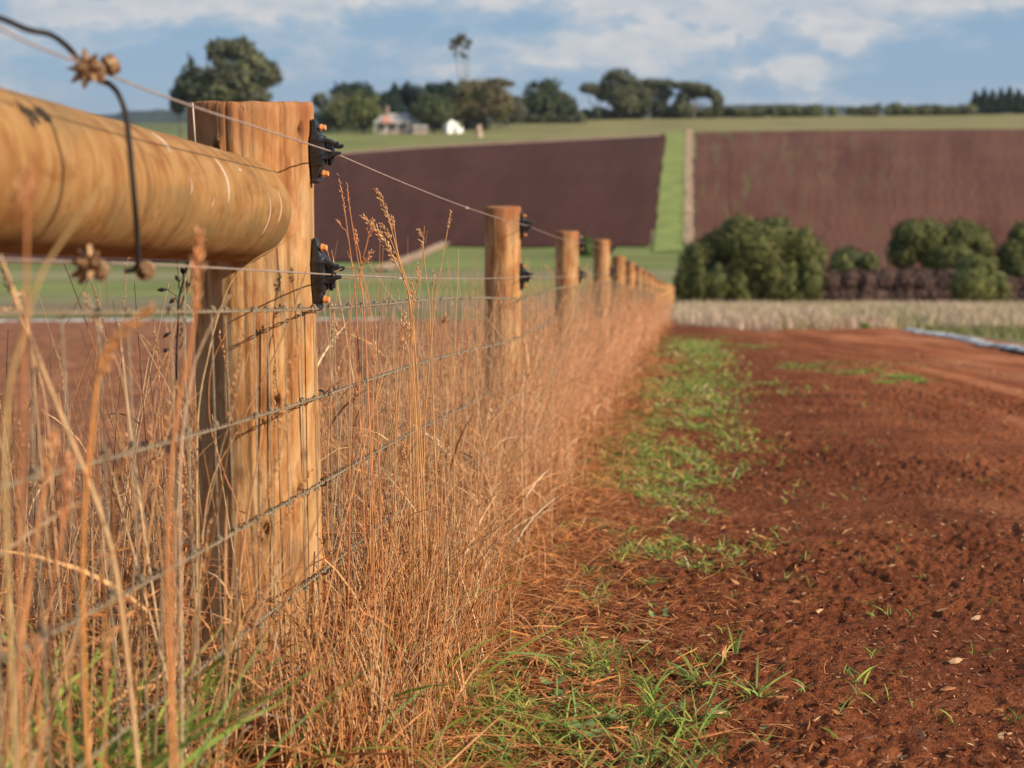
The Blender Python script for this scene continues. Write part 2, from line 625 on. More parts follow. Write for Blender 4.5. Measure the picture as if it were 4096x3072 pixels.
M_WIRE = simple('galvanised wire', (.27, .205, .125), .65, 0, .35, 120)
M_EWIRE = simple('rusty plain wire', (.46, .34, .27), .5, .3, .2, 60)
M_BLACK = simple('black plastic', (.022, .023, .025), .36, 0, .3, 90, .5)
M_CABLE = simple('black cable', (.022, .017, .013), .5, 0, .3, 60, .4)
M_SCREW = simple('copper coloured screw', (.78, .33, .11), .5, .2, .3, 300)
M_BRASS = simple('weathered brass', (.27, .155, .075), .55, .4, .5, 120)
M_KNOT = simple('dark knot', (.10, .035, .015), .8, 0, .4, 200)
M_SCR = simple('pale scratch', (.60, .44, .32), .7, 0, .1, 200)
M_BARK = simple('bark', (.13, .10, .08), .9, 0, .35, 3)
M_CHIP = simple('wood splinter', (.42, .17, .07), .8, 0, .35, 60, .2, .4)

# ------------------------------------------------------------------ ground sheet
NU = 260
rows = np.concatenate([np.arange(-40, 50, 1.2), np.geomspace(50, 8000, 190)])
u = np.linspace(-1, 1, NU)
Y = np.repeat(rows[:, None], NU, 1)
X = u[None, :] * (45 + .85 * np.maximum(Y, 0))
Z = G(X, Y) - 0.035
rel = X
o_ = X - xf(Y)


def sm(a, b, v):
    t_ = np.clip((v - a) / (b - a), 0, 1)
    return t_ * t_ * (3 - 2 * t_)


c_soil = np.array([.17, .052, .026]); c_dry = np.array([.34, .25, .15]); c_grn = np.array([.195, .215, .07])
c_olv = np.array([.22, .20, .10]); c_brn = np.array([.22, .16, .095]); c_far = np.array([.13, .15, .065]); c_gold = np.array([.29, .25, .105])


def lerp(a, b, k):
    return a * (1 - k[..., None]) + b * k[..., None]


C = np.tile(c_soil, X.shape + (1,))
nn = fbm(X / 14, Y / 9, 4, 71)
yw = Y + 5 * (nn - .5) * np.clip(Y / 60, 0, 1)
# left of the fence
CL = C.copy()
for y0, y1, cc in ((40, 44, c_dry), (46, 49, c_olv), (50, 54, c_grn * .8), (62, 70, c_brn * 1.1), (92, 104, c_olv), (108, 114, c_grn * 1.05), (128, 133, c_olv * 1.1), (141, 147, c_grn), (185, 200, c_olv)):
    CL = lerp(CL, cc, sm(y0, y1, yw))
CR = C.copy()
for y0, y1, cc in ((37, 41, c_dry), (96, 106, c_olv), (120, 130, c_grn), (190, 210, c_olv)):
    CR = lerp(CR, cc, sm(y0, y1, yw))
wide = sm(6.6 + .085 * 0, 7.4, X - .086 * (Y - 21.6)) * (Y < 40)
CR = lerp(CR, c_olv, wide * 1.0)
CR = lerp(CR, c_dry, sm(9, 11, X - .086 * (Y - 21.6)) * (Y < 100))
C = lerp(CL, CR, sm(.2, .9, o_))
top = sm(330, 380, Y)
C = lerp(C, lerp(c_grn * 1.0, c_gold * .9, sm(-90, 60, X)), top)
C = lerp(C, lerp(c_far * 1.1, c_gold * .86, sm(-60, 40, X)), sm(470, 520, Y))
C = lerp(C, c_far * .5, sm(700, 900, Y))
idx = np.arange(X.size).reshape(X.shape)
Qg = np.stack([idx[:-1, :-1], idx[:-1, 1:], idx[1:, 1:], idx[1:, :-1]], -1).reshape(-1, 4)
gme = mesh_np('ground', np.stack([X, Y, Z], -1).reshape(-1, 3), Qg, C.reshape(-1, 3))
tag(link('ground', gme, M_GROUND), kind='structure')


def grid_sheet(name, X, Y, Z, mat):
    idx = np.arange(X.size).reshape(X.shape)
    Q = np.stack([idx[:-1, :-1], idx[:-1, 1:], idx[1:, 1:], idx[1:, :-1]], -1).reshape(-1, 4)
    me = mesh_np(name, np.stack([X, Y, Z], -1).reshape(-1, 3), Q)
    return tag(link(name, me, mat), kind='structure')


# near red soil track, finely modelled clods
rows = np.geomspace(1.5, 37, 700)
v = np.linspace(0, 1, 640)
Y = np.repeat(rows[:, None], len(v), 1)
left = xf(rows) - .95
right = np.minimum(.33 * rows + 1.4, 6.95 + .086 * (rows - 21.6))
X = left[:, None] + v[None, :] * (right - left)[:, None]
Z = soil(X, Y)
edge = np.minimum(sm(0, .06, v)[None, :], sm(37, 35.5, rows)[:, None] if False else np.clip((37 - rows) / 2, 0, 1)[:, None])
Z = Z - .05 * (1 - edge)
grid_sheet('dirt_track', X, Y, Z, M_SOIL)

# worked bed behind the fence
rows = np.geomspace(1.5, 43, 330)
v = np.linspace(0, 1, 420)
Y = np.repeat(rows[:, None], len(v), 1)
right = xf(rows) - .7
left = -0.40 * rows - 2.5
X = left[:, None] + v[None, :] * (right - left)[:, None]
Z = G(X, Y) + .012 + .11 * (fbm(X * 6, Y * 6, 4, 12) - .5) + .05 * (fbm(X * 1.3, Y * 1.3, 3, 15) - .5)
Z -= .06 * (1 - np.minimum(1, (1 - v) * 30))[None, :]
grid_sheet('soil_bed', X, Y, Z, M_BED)


# ------------------------------------------------------------------ ploughed fields on the far slope
def field(name, bottom, topl, mat, nu, nv, amp, lift=.12, pitch=1.7):
    bt = np.array([gpix(*p)[:2] for p in bottom]); tp = np.array([gpix(*p)[:2] for p in topl])

    def along(P, n):
        s_ = np.concatenate([[0], np.cumsum(np.linalg.norm(np.diff(P, axis=0), axis=1))]); s_ /= s_[-1]
        q = np.linspace(0, 1, n)
        return np.stack([np.interp(q, s_, P[:, 0]), np.interp(q, s_, P[:, 1])], 1)
    a = along(bt, nu); b = along(tp, nu)
    k = np.linspace(0, 1, nv)[:, None, None]
    P = a[None] * (1 - k) + b[None] * k
    X, Y = P[..., 0], P[..., 1]
    X = X + 1.8 * (fbm(Y / 9, X / 60, 2, 61) - .5)
    Y = Y + 7 * (fbm(X / 8, Y / 90, 3, 62) - .5)
    wid = np.linalg.norm(tp[-1] - tp[0])
    ac = np.linspace(0, 1, nu) * wid
    fur = np.abs(((ac / pitch + 1.6 * vn(ac / 6, ac * 0, 17)) % 1) - .5) * 2 * (.4 + .9 * vn(ac / 11, ac * 0 + 3, 18))
    Z = G(X, Y) + lift + amp * fur[None, :] + .1 * (fbm(X * .5, Y * .5, 3, 9) - .5)
    o = grid_sheet(name, X, Y, Z, mat)
    at = o.data.attributes.new('furrow', 'FLOAT_VECTOR', 'POINT')
    fv = np.zeros((X.size, 3), np.float32)
    fv[:, 0] = np.repeat(ac[None], nv, 0).ravel(); fv[:, 1] = Y.ravel()
    at.data.foreach_set('vector', fv.ravel())
    return o


field('ploughed_field', [(-900, 1050), (700, 1050), (1560, 1046), (1680, 1020), (1775, 988), (2120, 988), (2612, 992)],
      [(-900, 750), (700, 662), (1300, 622), (1700, 588), (2150, 562), (2662, 538)], M_FIELD_L, 620, 70, .05)
field('ploughed_field', [(2785, 1075), (3300, 1085), (4700, 1095)], [(2778, 530), (3300, 522), (4096, 517), (4700, 515)], M_FIELD_R, 720, 70, .045, pitch=2.3)
M_GRN = simple('mown green grass', (.24, .27, .075), .95, 0, .3, .35, .1)
M_DRYV = simple('dry verge', (.50, .36, .24), .95, 0, .25, .5, .1)


def strip(name, L_, R_, mat, lift, n=80, mcol=8):
    l = [gpix(*p)[:2] for p in L_]; r = [gpix(*p)[:2] for p in R_]
    k = np.linspace(0, 1, n)[:, None]
    def poly(P):
        P = np.array(P); q = np.linspace(0, len(P) - 1, n)
        return np.stack([np.interp(q, range(len(P)), P[:, 0]), np.interp(q, range(len(P)), P[:, 1])], 1)
    a, b = poly(l), poly(r)
    t_ = np.linspace(0, 1, mcol)[None, :, None]
    P = a[:, None] * (1 - t_) + b[:, None] * t_
    X, Y = P[..., 0], P[..., 1]
    return grid_sheet(name, X, Y, G(X, Y) + lift + .1 * (fbm(X * .7, Y * .4, 2, 4) - .5), mat)


strip('grass_strip', [(2612, 1012), (2635, 800), (2662, 530)], [(2735, 1012), (2740, 800), (2746, 530)], M_GRN, .10)
strip('dry_verge', [(2738, 985), (2740, 800), (2742, 520)], [(2772, 985), (2770, 800), (2766, 520)], M_DRYV, .18)
strip('dry_verge', [(1480, 1085), (1640, 1030), (1770, 978)], [(1560, 1085), (1700, 1030), (1800, 980)], M_DRYV, .16, 30)
# thin pale headlands above the fields
strip('headland', [(1100, 632), (1700, 586), (2640, 539)], [(1100, 641), (1700, 594), (2640, 546)], simple('headland soil', (.36, .22, .15), .95, 0, .2, .4, .1), .2)

# far blue hills
def hills(name, d, px0, px1, prof, depth, seed, mat):
    n = 260
    px = np.linspace(px0, px1, n)
    X0 = (px - 2048) / F_PX * d
    htop = np.array([prof(p) for p in px])
    zt = CAMZ + (480 - htop) / F_PX * d + 3.0 * (fbm(px / 26, px * 0, 4, seed) - .5) * d / 2500
    V = []
    K = 9
    for j in range(K):
        a = j / (K - 1) * math.pi
        V.append(np.stack([X0 * (1 + (1 - math.cos(a)) * .5 * depth / d), np.full(n, d) + (1 - math.cos(a)) * .5 * depth,
                           -16 + (zt + 16) * math.sin(a) ** .7 + 2 * (fbm(px / 15, px * 0 + j * 3.1, 3, seed + 3) - .5) * math.sin(a)], -1))
    P = np.stack(V, 0)
    return grid_sheet(name, P[..., 0], P[..., 1], P[..., 2], mat)


M_HILL = simple('distant forest', (.045, .06, .055), .95, 0, .35, .02, .1)
hills('hills', 2300, -1200, 1500, lambda p: 452 + 10 * math.sin(p / 160.) - (8 if p > 500 else 0), 500, 41, M_HILL)
hills('hills', 2600, 2450, 5200, lambda p: 418 + 6 * math.sin(p / 130.) + (14 if p > 3600 else 0), 500, 52, M_HILL)

# ------------------------------------------------------------------ fence posts
POSTS = [(2.8, .108, 1.10), (6.58, .075, 1.12)] + [(y, .074, 1.10 + .02 * math.sin(y)) for y in (10.15, 14.3, 17.9, 21.4)]
y_ = 21.4
while y_ < 92:
    y_ += 3.7
    POSTS.append((y_, .074, 1.10 + .02 * math.sin(y_ * 2)))


def post_mesh(r, h, seed, fine):
    ns = 260 if fine else 72
    nz = 170 if fine else 60
    bury = .35
    z = np.concatenate([np.linspace(-bury, h - .012, nz), [h - .006, h - .001]])
    a = np.arange(ns) * 2 * np.pi / ns
    A, Zz = np.meshgrid(a, z)
    rr = r * (1 + .05 * (fbm(A * 0 + np.cos(A) * 1.3 + 5, Zz * 2.2 + seed + np.sin(A), 3, seed) - .5) * 2
              + .035 * (fbm(np.cos(A) * 6 + 9, np.sin(A) * 6 + Zz * .9, 3, seed + 4) - .5) * 2)
    # grain ridges and splits running down
    g1 = fbm(np.cos(A) * 26 + 40, np.sin(A) * 26 + Zz * 1.4, 2, seed + 8)
    rr -= .0022 * np.clip(.38 - g1, 0, 1) * 4 * (.6 + .4 * fbm(A, Zz * 6, 2, seed))
    rr -= .0012 * fbm(np.cos(A) * 40, np.sin(A) * 40 + Zz * 9, 2, seed + 5)
    splits = [(R(270 - 10 + 17 * k + 31 * (k % 3)), rng.uniform(.2, .6), rng.uniform(.1, .5)) for k in range(5)]
    for sa, zc, zl in splits:
        da = (A - sa + .05 * np.sin(Zz * 9 + sa) + np.pi) % (2 * np.pi) - np.pi
        rr -= .003 * np.exp(-(da / .014) ** 2) * np.exp(-((Zz - h * (1 - zc * .5)) / zl) ** 4)
    if fine:
        for ka, kz in ((R(329), h - .047), (R(247), h - .080), (R(296), h - .50), (R(283), h - .72), (R(318), h - .66)):
            da = ((A - ka + np.pi) % (2 * np.pi) - np.pi) * r
            dz = (Zz - kz) * .62
            d = np.sqrt(da ** 2 + dz ** 2)
            rr += .005 * np.exp(-((d - .009) / .0035) ** 2) - .010 * np.exp(-(d / .0055) ** 2)
    rr[-1] *= .955; rr[-2] *= .985
    zj = np.zeros_like(Zz)
    zj[-3:] += .005 * (fbm(np.cos(A[-3:]) * 4, np.sin(A[-3:]) * 4, 3, seed + 2) - .5)
    V = np.stack([np.cos(A) * rr, np.sin(A) * rr, Zz + zj], -1)
    kn = np.zeros_like(Zz)
    spots = [(R(329), h - .047, 1.), (R(247), h - .080, 1.), (R(296), h - .50, .8), (R(283), h - .72, .7), (R(318), h - .66, .9), (R(325), h - .60, .9), (R(262), h - .62, .6)] if fine else [(rng.uniform(0, 6.28), rng.uniform(.3, h), .9) for _ in range(5)]
    for sa, zc, zl in splits:
        da = (A - sa + .05 * np.sin(Zz * 9 + sa) + np.pi) % (2 * np.pi) - np.pi
        kn = np.maximum(kn, .45 * np.exp(-(da * r / .0013) ** 2) * np.exp(-((Zz - h * (1 - zc * .5)) / zl) ** 4))
    for ka, kz, ks in spots:
        da = ((A - ka + np.pi) % (2 * np.pi) - np.pi) * r
        kn = np.maximum(kn, ks * np.exp(-((da / .009) ** 2 + ((Zz - kz) / .012) ** 2) ** 1.5))
        kn = np.maximum(kn, .45 * ks * np.exp(-((da / .006) ** 2 + ((Zz - kz) / .045) ** 2)))
    for _ in range(26 if fine else 10):
        ka, kz = rng.uniform(0, 6.28), rng.uniform(0, h - .05)
        da = ((A - ka + .04 * np.sin(Zz * 40 + ka * 5) + np.pi) % (2 * np.pi) - np.pi) * r
        kn = np.maximum(kn, rng.uniform(.25, .6) * np.exp(-(da / .0020) ** 2 - ((Zz - kz) / rng.uniform(.02, .07)) ** 4))
    rows_ = [V]
    # end grain: rings with radial checks
    for k in (.75, .5, .25):
        q = V[-1].copy(); q[:, :2] *= k
        q[:, 2] = h - .001 - .002 * fbm(np.cos(a) * 5 * k, np.sin(a) * 5 * k, 3, seed + 1)
        rows_.append(q[None])
    V = np.concatenate([x if x.ndim == 3 else x for x in rows_], 0)
    n_r = V.shape[0]
    Vf = np.vstack([V.reshape(-1, 3), [[0, 0, h - .002]]])
    idx = np.arange(n_r * ns).reshape(n_r, ns); nx = np.roll(idx, -1, 1)
    Q = np.stack([idx[:-1], nx[:-1], nx[1:], idx[1:]], -1).reshape(-1, 4)
    T = np.stack([idx[-1], nx[-1], np.full(ns, n_r * ns)], -1)
    me = mesh_np('timber', Vf, [Q, T])
    at = me.attributes.new('endness', 'FLOAT', 'POINT')
    e = np.exp(-np.clip(h - Vf[:, 2], 0, 9) / .09)
    at.data.foreach_set('value', e.astype(np.float32))
    kv = np.zeros(len(Vf), np.float32); kv[:kn.size] = kn.ravel()
    me.attributes.new('knot', 'FLOAT', 'POINT').data.foreach_set('value', kv)
    return me


def superring(s, levels, n=14, col=(.5, .5, .5), c=(0, 0, 0)):
    """closed solid through rounded rectangles: (z, x0, x1, half y)"""
    a = np.arange(n) * 2 * np.pi / n
    ca, sa = np.cos(a), np.sin(a)
    ex = np.sign(ca) * np.abs(ca) ** .55; ey = np.sign(sa) * np.abs(sa) ** .55
    V = []
    for z, x0, x1, hy in levels:
        V.append(np.stack([(x0 + x1) / 2 + (x1 - x0) / 2 * ex, hy * ey, np.full(n, z)], -1))
    V = np.array(V)
    m_ = len(levels)
    idx = np.arange(m_ * n).reshape(m_, n); nx = np.roll(idx, -1, 1)
    Q = np.stack([idx[:-1], nx[:-1], nx[1:], idx[1:]], -1).reshape(-1, 4)
    Vf = np.vstack([V.reshape(-1, 3), V[0].mean(0), V[-1].mean(0)])
    T = np.concatenate([np.stack([nx[0], idx[0], np.full(n, m_ * n)], -1), np.stack([idx[-1], nx[-1], np.full(n, m_ * n + 1)], -1)])
    s.add(Vf + np.array(c), Q, T, np.array(col))


def insulator_mesh():
    s = Soup()
    superring(s, [(-.056, .002, .012, .007), (-.052, .001, .016, .010), (-.046, .001, .015, .009), (-.043, .001, .017, .010), (-.028, .001, .019, .012),
                  (-.024, .0, .025, .014), (-.010, .0, .027, .016), (.012, .0, .028, .016), (.017, .0, .030, .017), (.020, .0, .024, .015),
                  (.024, .0, .024, .013), (.026, .001, .019, .012), (.040, .001, .014, .008), (.052, .002, .009, .005)])
    # claw: two jaws with a flared lip and a locking pin
    add_tube(s, curve_pts([(.024, -.006, .016), (.034, -.010, .015), (.044, -.011, .011), (.050, -.010, .013)], 9), np.linspace(.0055, .003, 9), 8)
    add_tube(s, curve_pts([(.024, .006, .010), (.034, .009, .009), (.044, .010, .006), (.051, .009, .008)], 9), np.linspace(.0055, .003, 9), 8)
    add_tube(s, curve_pts([(.022, -.004, -.010), (.034, -.008, -.009), (.046, -.009, -.005), (.053, -.008, -.0045)], 9), np.linspace(.0062, .0025, 9), 8)
    add_tube(s, [(.036, -.002, -.022), (.036, -.002, .004)], .0042, 8)
    add_tube(s, [(.030, .004, -.026), (.030, .004, -.012)], .0035, 8)
    add_box(s, (.030, 0, .003), (.008, .009, .006), taper=.8)
    add_box(s, (.026, 0, -.004), (.006, .013, .010), taper=.7)
    me = s.mesh('insulator', smooth=False)
    me.materials.append(M_BLACK)
    return me


def screw_mesh():
    s = Soup()
    add_tube(s, [(-.012, 0, 0), (.006, 0, 0)], .0022, 6)
    add_tube(s, [(.004, 0, 0), (.0045, 0, 0), (.0105, 0, 0)], [.0052, .0052, .0046], 6)
    add_tube(s, [(.002, 0, 0), (.004, 0, 0)], .0063, 10)
    me = s.mesh('screw', smooth=False)
    me.materials.append(M_SCREW)
    return me


INS, SCR = insulator_mesh(), screw_mesh()
ORD = 'first second third fourth fifth sixth seventh eighth ninth tenth eleventh twelfth thirteenth fourteenth fifteenth sixteenth seventeenth eighteenth nineteenth twentieth'.split()
ORD += ['twenty-' + k for k in ORD[:9]] + ['thirtieth']
ordinal = ['second', 'third', 'fourth', 'fifth', 'sixth', 'seventh', 'eighth', 'ninth', 'tenth', 'eleventh', 'twelfth']
posts = []
shared = [post_mesh(.074, 1.12, 60 + k, False) for k in range(4)]
UP, LO = [], []          # anchor points of the two electric wires
for i, (py, r, h) in enumerate(POSTS):
    px = float(xf(py))
    gz = float(G(px, py))
    p = empty('fence_post', (px, py, gz))
    me = post_mesh(r, h, 21, True) if i == 0 else (post_mesh(r, h, 33, False) if i == 1 else shared[i % 4])
    tb = link('timber', me, M_POST, p)
    if i > 1: tb.rotation_euler[2] = i * 1.3; tb.scale = (1, 1, h / 1.12)
    if i == 0:
        lab = 'thick weathered pine strainer post in sharp focus that the horizontal rail butts against'
    elif i <= 11:
        lab = f'round pine fence post, {ordinal[i - 1]} one along the wire netting fence counting from the thick post'
    else:
        lab = f'tiny blurred pine post far down the fence line, {ORD[i]} counting from the thick post'
    tag(p, lab, 'fence post', 'round posts of the wire fence' if i <= 11 else 'farthest posts of the fence line')
    hu, hl = (1.018, .81) if i == 0 else (1.045 * h / 1.12, .84 * h / 1.12)
    for hh, store, jit in ((hu, UP, -.10), (hl, LO, .14)):
        if i == 0: rot = R(-12) + (0 if store is UP else R(-4))
        else: rot = R(-10 + 8 * math.sin(i * 3.3 + hh))
        ex = r * 1.0 - .003
        if i < 14:
            ins = link('insulator', INS, None, p, (ex * math.cos(rot * .6), ex * math.sin(rot * .6), hh))
            ins.rotation_euler = (0, 0, rot)
            if i == 0: ins.scale = (1.05, 1.05, 1.0 if store is UP else 1.15)
            for zz, xx in ((.038, .016), (-.039, .019)):
                sc = link('screw', SCR, None, ins, (xx, -.004, zz))
        store.append((px + (ex + .036) * math.cos(rot), py + (ex + .036) * math.sin(rot), gz + hh - .001))
    posts.append(p)

# ------------------------------------------------------------------ electric wires
upl = [unp(-900, -500, .85), unp(0, 112, 1.40), unp(350, 263, 1.63), unp(750, 418, 1.955)]
lol = [unp(-1300, 1005, .85), unp(0, 1040, 1.42), unp(420, 1052, 1.67), unp(760, 1066, 1.95)]


def sagged(first, anchors, sag):
    P = [np.array(a, float) for a in first]
    out_ = list(curve_pts(P + [np.array(anchors[0])], 60))
    for a, b in zip(anchors[:-1], anchors[1:]):
        a, b = np.array(a), np.array(b)
        for t_ in np.linspace(.04, 1, 14):
            q = a * (1 - t_) + b * t_
            q[2] -= sag * 4 * t_ * (1 - t_)
            out_.append(q)
    return np.array(out_)


for nm, f0, an, sg, lb in (('electric_wire', upl, UP, .014, 'upper plain electric fence wire running over the top of the posts'),
                           ('electric_wire', lol, LO, .008, 'lower plain electric fence wire stretched just above the netting')):
    pts = sagged(f0, an, sg)
    s = Soup()
    add_tube(s, pts, .00125, 6)
    ew = empty(nm, tuple(an[0]))
    o = s.build('wire', M_EWIRE, ew)
    o.matrix_parent_inverse = Matrix.Translation(-Vector(an[0]))
    tag(ew, lb, 'wire', 'electric wires of the fence')
    # small joint twist seen on the span
    q = unp(1805, 787, 4.62) if an is UP else unp(1500, 1090, 3.35)
    q = pts[np.argmin(np.linalg.norm(pts[:, None] - q, axis=2).min(1) if False else np.abs(pts[:, 1] - q[1]))]
    d_ = unit(np.array(an[1]) - np.array(an[0]))
    nrm = unit(np.cross(d_, [0, 0, 1])); up_ = np.cross(nrm, d_)
    t_ = np.linspace(0, 1, 40)
    hx = q + d_ * ((t_ - .5) * .05)[:, None] + .0028 * (np.cos(t_ * 26)[:, None] * nrm + np.sin(t_ * 26)[:, None] * up_)
    s = Soup(); add_tube(s, hx, .0009, 5)
    o = s.build('joint', M_EWIRE, ew)
    o.matrix_parent_inverse = Matrix.Translation(-Vector(an[0]))
    if an is LO:
        b = np.array(an[0])
        loop = curve_pts([b + (.006, .0, .004), b + (.022, .02, .009), b + (.045, .05, .006), b + (.043, .05, -.004), b + (.030, .035, -.010), b + (.012, .01, -.006), b + (.004, 0, .0)], 40)
        s = Soup(); add_tube(s, loop, .0012, 6)
        o = s.build('wire_clip', M_BRASS, ew)
        o.matrix_parent_inverse = Matrix.Translation(-Vector(an[0]))

# ------------------------------------------------------------------ netting
NH = [.753, .597, .438, .277, .147, .03]


def net_x(y):
    return xf(y) + np.interp(y, [0, 2.8, 6.58, 100], [.115, .115, .083, .083])


def fbase(y):
    return G(xf(y), y)


net = empty('wire_netting', (float(net_x(2.8)), 2.8, float(fbase(2.8))))
tag(net, 'galvanised wire netting with close upright wires and knotted line wires along the posts', 'netting')
NINV = Matrix.Translation(-net.location)
for k, hN in enumerate(NH):
    s = Soup()
    yy = np.arange(1.0, 9.0, .0042)
    for ph in (0, math.pi):
        a = yy * 2 * np.pi / .034 + ph
        P = np.stack([net_x(yy) + .0021 * np.cos(a), yy, fbase(yy) + hN + .006 * np.sin(yy * 1.7 + k) * (k < 5) + .0021 * np.sin(a)], -1)
        V, Q, T = tube_geo(P, .0013, 4)
        s.add(V, Q, T)
    yy = np.arange(9.0, 90, .5)
    P = np.stack([net_x(yy), yy, fbase(yy) + hN], -1)
    V, Q, T = tube_geo(P, .0024, 4)
    s.add(V, Q, T)
    o = s.build('line_wire', M_WIRE, net); o.matrix_parent_inverse = NINV


def picket(sides=5):
    s = Soup()
    add_tube(s, [(0, 0, NH[-1] - .005), (0, 0, .3), (0, 0, .5), (0, 0, NH[0] + .001)], .00105, sides)
    for hN in NH:
        t_ = np.linspace(0, 2 * np.pi * 1.6, 15)
        add_tube(s, np.stack([.0042 * np.cos(t_), (t_ / t_[-1] - .5) * .013, hN + .0042 * np.sin(t_)], -1), .0012, 4)
    me = s.mesh('upright_wire')
    me.materials.append(M_WIRE)
    return me


pk = [picket() for _ in range(1)]
yv = 1.25
ys_far = []
while yv < 34:
    dx = rng.normal(0, .003)
    if yv < 8.0:
        o = link('upright_wire', pk[0], None, net)
        o.location = Vector((float(net_x(yv)), yv, float(fbase(yv)) + .003 * math.sin(yv * 1.7))) - net.location
        o.rotation_euler = (rng.normal(0, .010), rng.normal(0, .006), 0)
    else:
        ys_far.append(yv)
    yv += .100 + rng.normal(0, .003)
s = Soup()
yf = np.array(ys_far)
P0 = np.stack([net_x(yf), yf, fbase(yf) + .02], -1)
D = np.tile([0, 0, 1.0], (len(yf), 1))
s.blades(P0, D, np.full(len(yf), .73), np.zeros((len(yf), 3)), np.full(len(yf), .0026), np.full((len(yf), 3), .3), 1, True, 1.0)
o = tag(s.build('upright_wire', M_WIRE, net), kind='stuff'); o.matrix_parent_inverse = NINV

# staples holding the netting to the first post
for k, hN in enumerate(NH[:5]):
    s = Soup()
    c = np.array([float(xf(2.8)) + .108, 2.80, float(fbase(2.8)) + hN])
    add_tube(s, curve_pts([c + (-.006, .0, .006), c + (.006, -.001, .005), c + (.009, -.001, 0), c + (.006, -.001, -.005), c + (-.006, 0, -.006)], 14), .0019, 6)
    o = s.build('staple', M_CABLE, posts[0]); o.matrix_parent_inverse = Matrix.Translation(-posts[0].location)

# ------------------------------------------------------------------ horizontal rail
ra = np.array([float(xf(2.73)) + .004, 2.715, unp(1005, 842, 2.70)[2]])
rb = ra + np.array([-.1075 * 3.9 + .03, -3.9, .105 * 3.9 - .034])
axis = unit(ra - rb)
Lr = float(np.linalg.norm(ra - rb))
rail = empty('timber_rail', tuple(rb))
rail.rotation_mode = 'QUATERNION'
rail.rotation_quaternion = Vector(axis).to_track_quat('Z', 'Y')
ns, nz = 96, 260
zz = np.concatenate([np.linspace(0, Lr - .02, nz), Lr - .02 + .02 * np.sin(np.linspace(.1, 1, 8) * math.pi / 2)])
A, Zm = np.meshgrid(np.arange(ns) * 2 * np.pi / ns, zz)
rr = .0865 + .003 * (fbm(np.cos(A) * 1.2 + 3, Zm * 2 + np.sin(A), 3, 5) - .5) + .0012 * (fbm(np.cos(A) * 3, Zm * 34 + np.sin(A) * 2, 3, 6) - .5)
rr *= np.where(Zm > Lr - .02, np.sqrt(np.clip(1 - ((Zm - (Lr - .02)) / .0215) ** 2 * .35, 0, 1)), 1)
V = np.stack([np.cos(A) * rr, np.sin(A) * rr, Zm], -1)
idx = np.arange(V.shape[0] * ns).reshape(V.shape[0], ns); nx = np.roll(idx, -1, 1)
Q = np.stack([idx[:-1], nx[:-1], nx[1:], idx[1:]], -1).reshape(-1, 4)
Vf = np.vstack([V.reshape(-1, 3), [[0, 0, Lr]], [[0, 0, 0]]])
T = np.concatenate([np.stack([idx[-1], nx[-1], np.full(ns, len(Vf) - 2)], -1), np.stack([nx[0], idx[0], np.full(ns, len(Vf) - 1)], -1)])
link('timber', mesh_np('timber', Vf, [Q, T]), M_RAIL, rail)
tag(rail, 'smooth round horizontal pine rail coming out of the foreground to the thick post', 'rail')
# pale scratches and a nick on the rail
rq = Vector(axis).to_track_quat('Z', 'Y').to_matrix()
camv = np.array(rq.transposed() @ (Vector((0, 0, CAMZ)) - Vector((ra + rb) / 2)))
a_cam = math.atan2(camv[1], camv[0])
upv = np.array(rq.transposed() @ Vector((0, 0, 1))); a_up = math.atan2(upv[1], upv[0])
sgn = 1 if ((a_up - a_cam + math.pi) % (2 * math.pi) - math.pi) > 0 else -1
for zback, a0, a1, wd in ((.40, 4, 50, .0022), (.165, -24, 24, .0012), (.095, -8, 30, .0012), (.62, 42, 66, .0018), (.58, 6, 22, .0010), (.48, -2, 10, .001)):
    n = 16
    an = a_cam + sgn * np.radians(np.linspace(a0, a1, n))
    z_ = Lr - zback + .007 * np.sin(np.linspace(0, 3, n))
    P = np.stack([.0872 * np.cos(an), .0872 * np.sin(an), z_], -1)
    s = Soup(); add_tube(s, P, wd * np.sin(np.linspace(.25, 2.9, n)), 5)
    s.build('scratch', M_SCR, rail)
s = Soup()
an = a_cam + sgn * R(40)
s.spindles(np.array([[.086 * math.cos(an), .086 * math.sin(an), Lr - .30]]), np.array([[math.cos(an), math.sin(an), 1.0]]), np.array([.008]), np.array([.0028]), np.array([[.8, .8, .8]]))
s.build('nick', M_SCR, rail)
# dark knots set in the thick post
# ------------------------------------------------------------------ jumper cable and clamps
CD = [(-260, -15, 1.50), (0, 72, 1.55), (110, 118, 1.58), (200, 138, 1.60), (262, 180, 1.625), (300, 222, 1.655), (345, 285, 1.665), (395, 320, 1.665), (440, 338, 1.66), (478, 385, 1.65), (505, 470, 1.65),
      (522, 620, 1.65), (538, 800, 1.65), (548, 930, 1.66), (552, 1040, 1.665), (540, 1075, 1.67), (500, 1085, 1.67)]
cp = curve_pts([unp(*c) for c in CD], 120)
s = Soup(); add_tube(s, cp, .0030, 8)
cab = tag(s.build('jumper_cable', M_CABLE), 'black insulated cable looping down from the upper wire to the lower wire before the rail', 'cable')


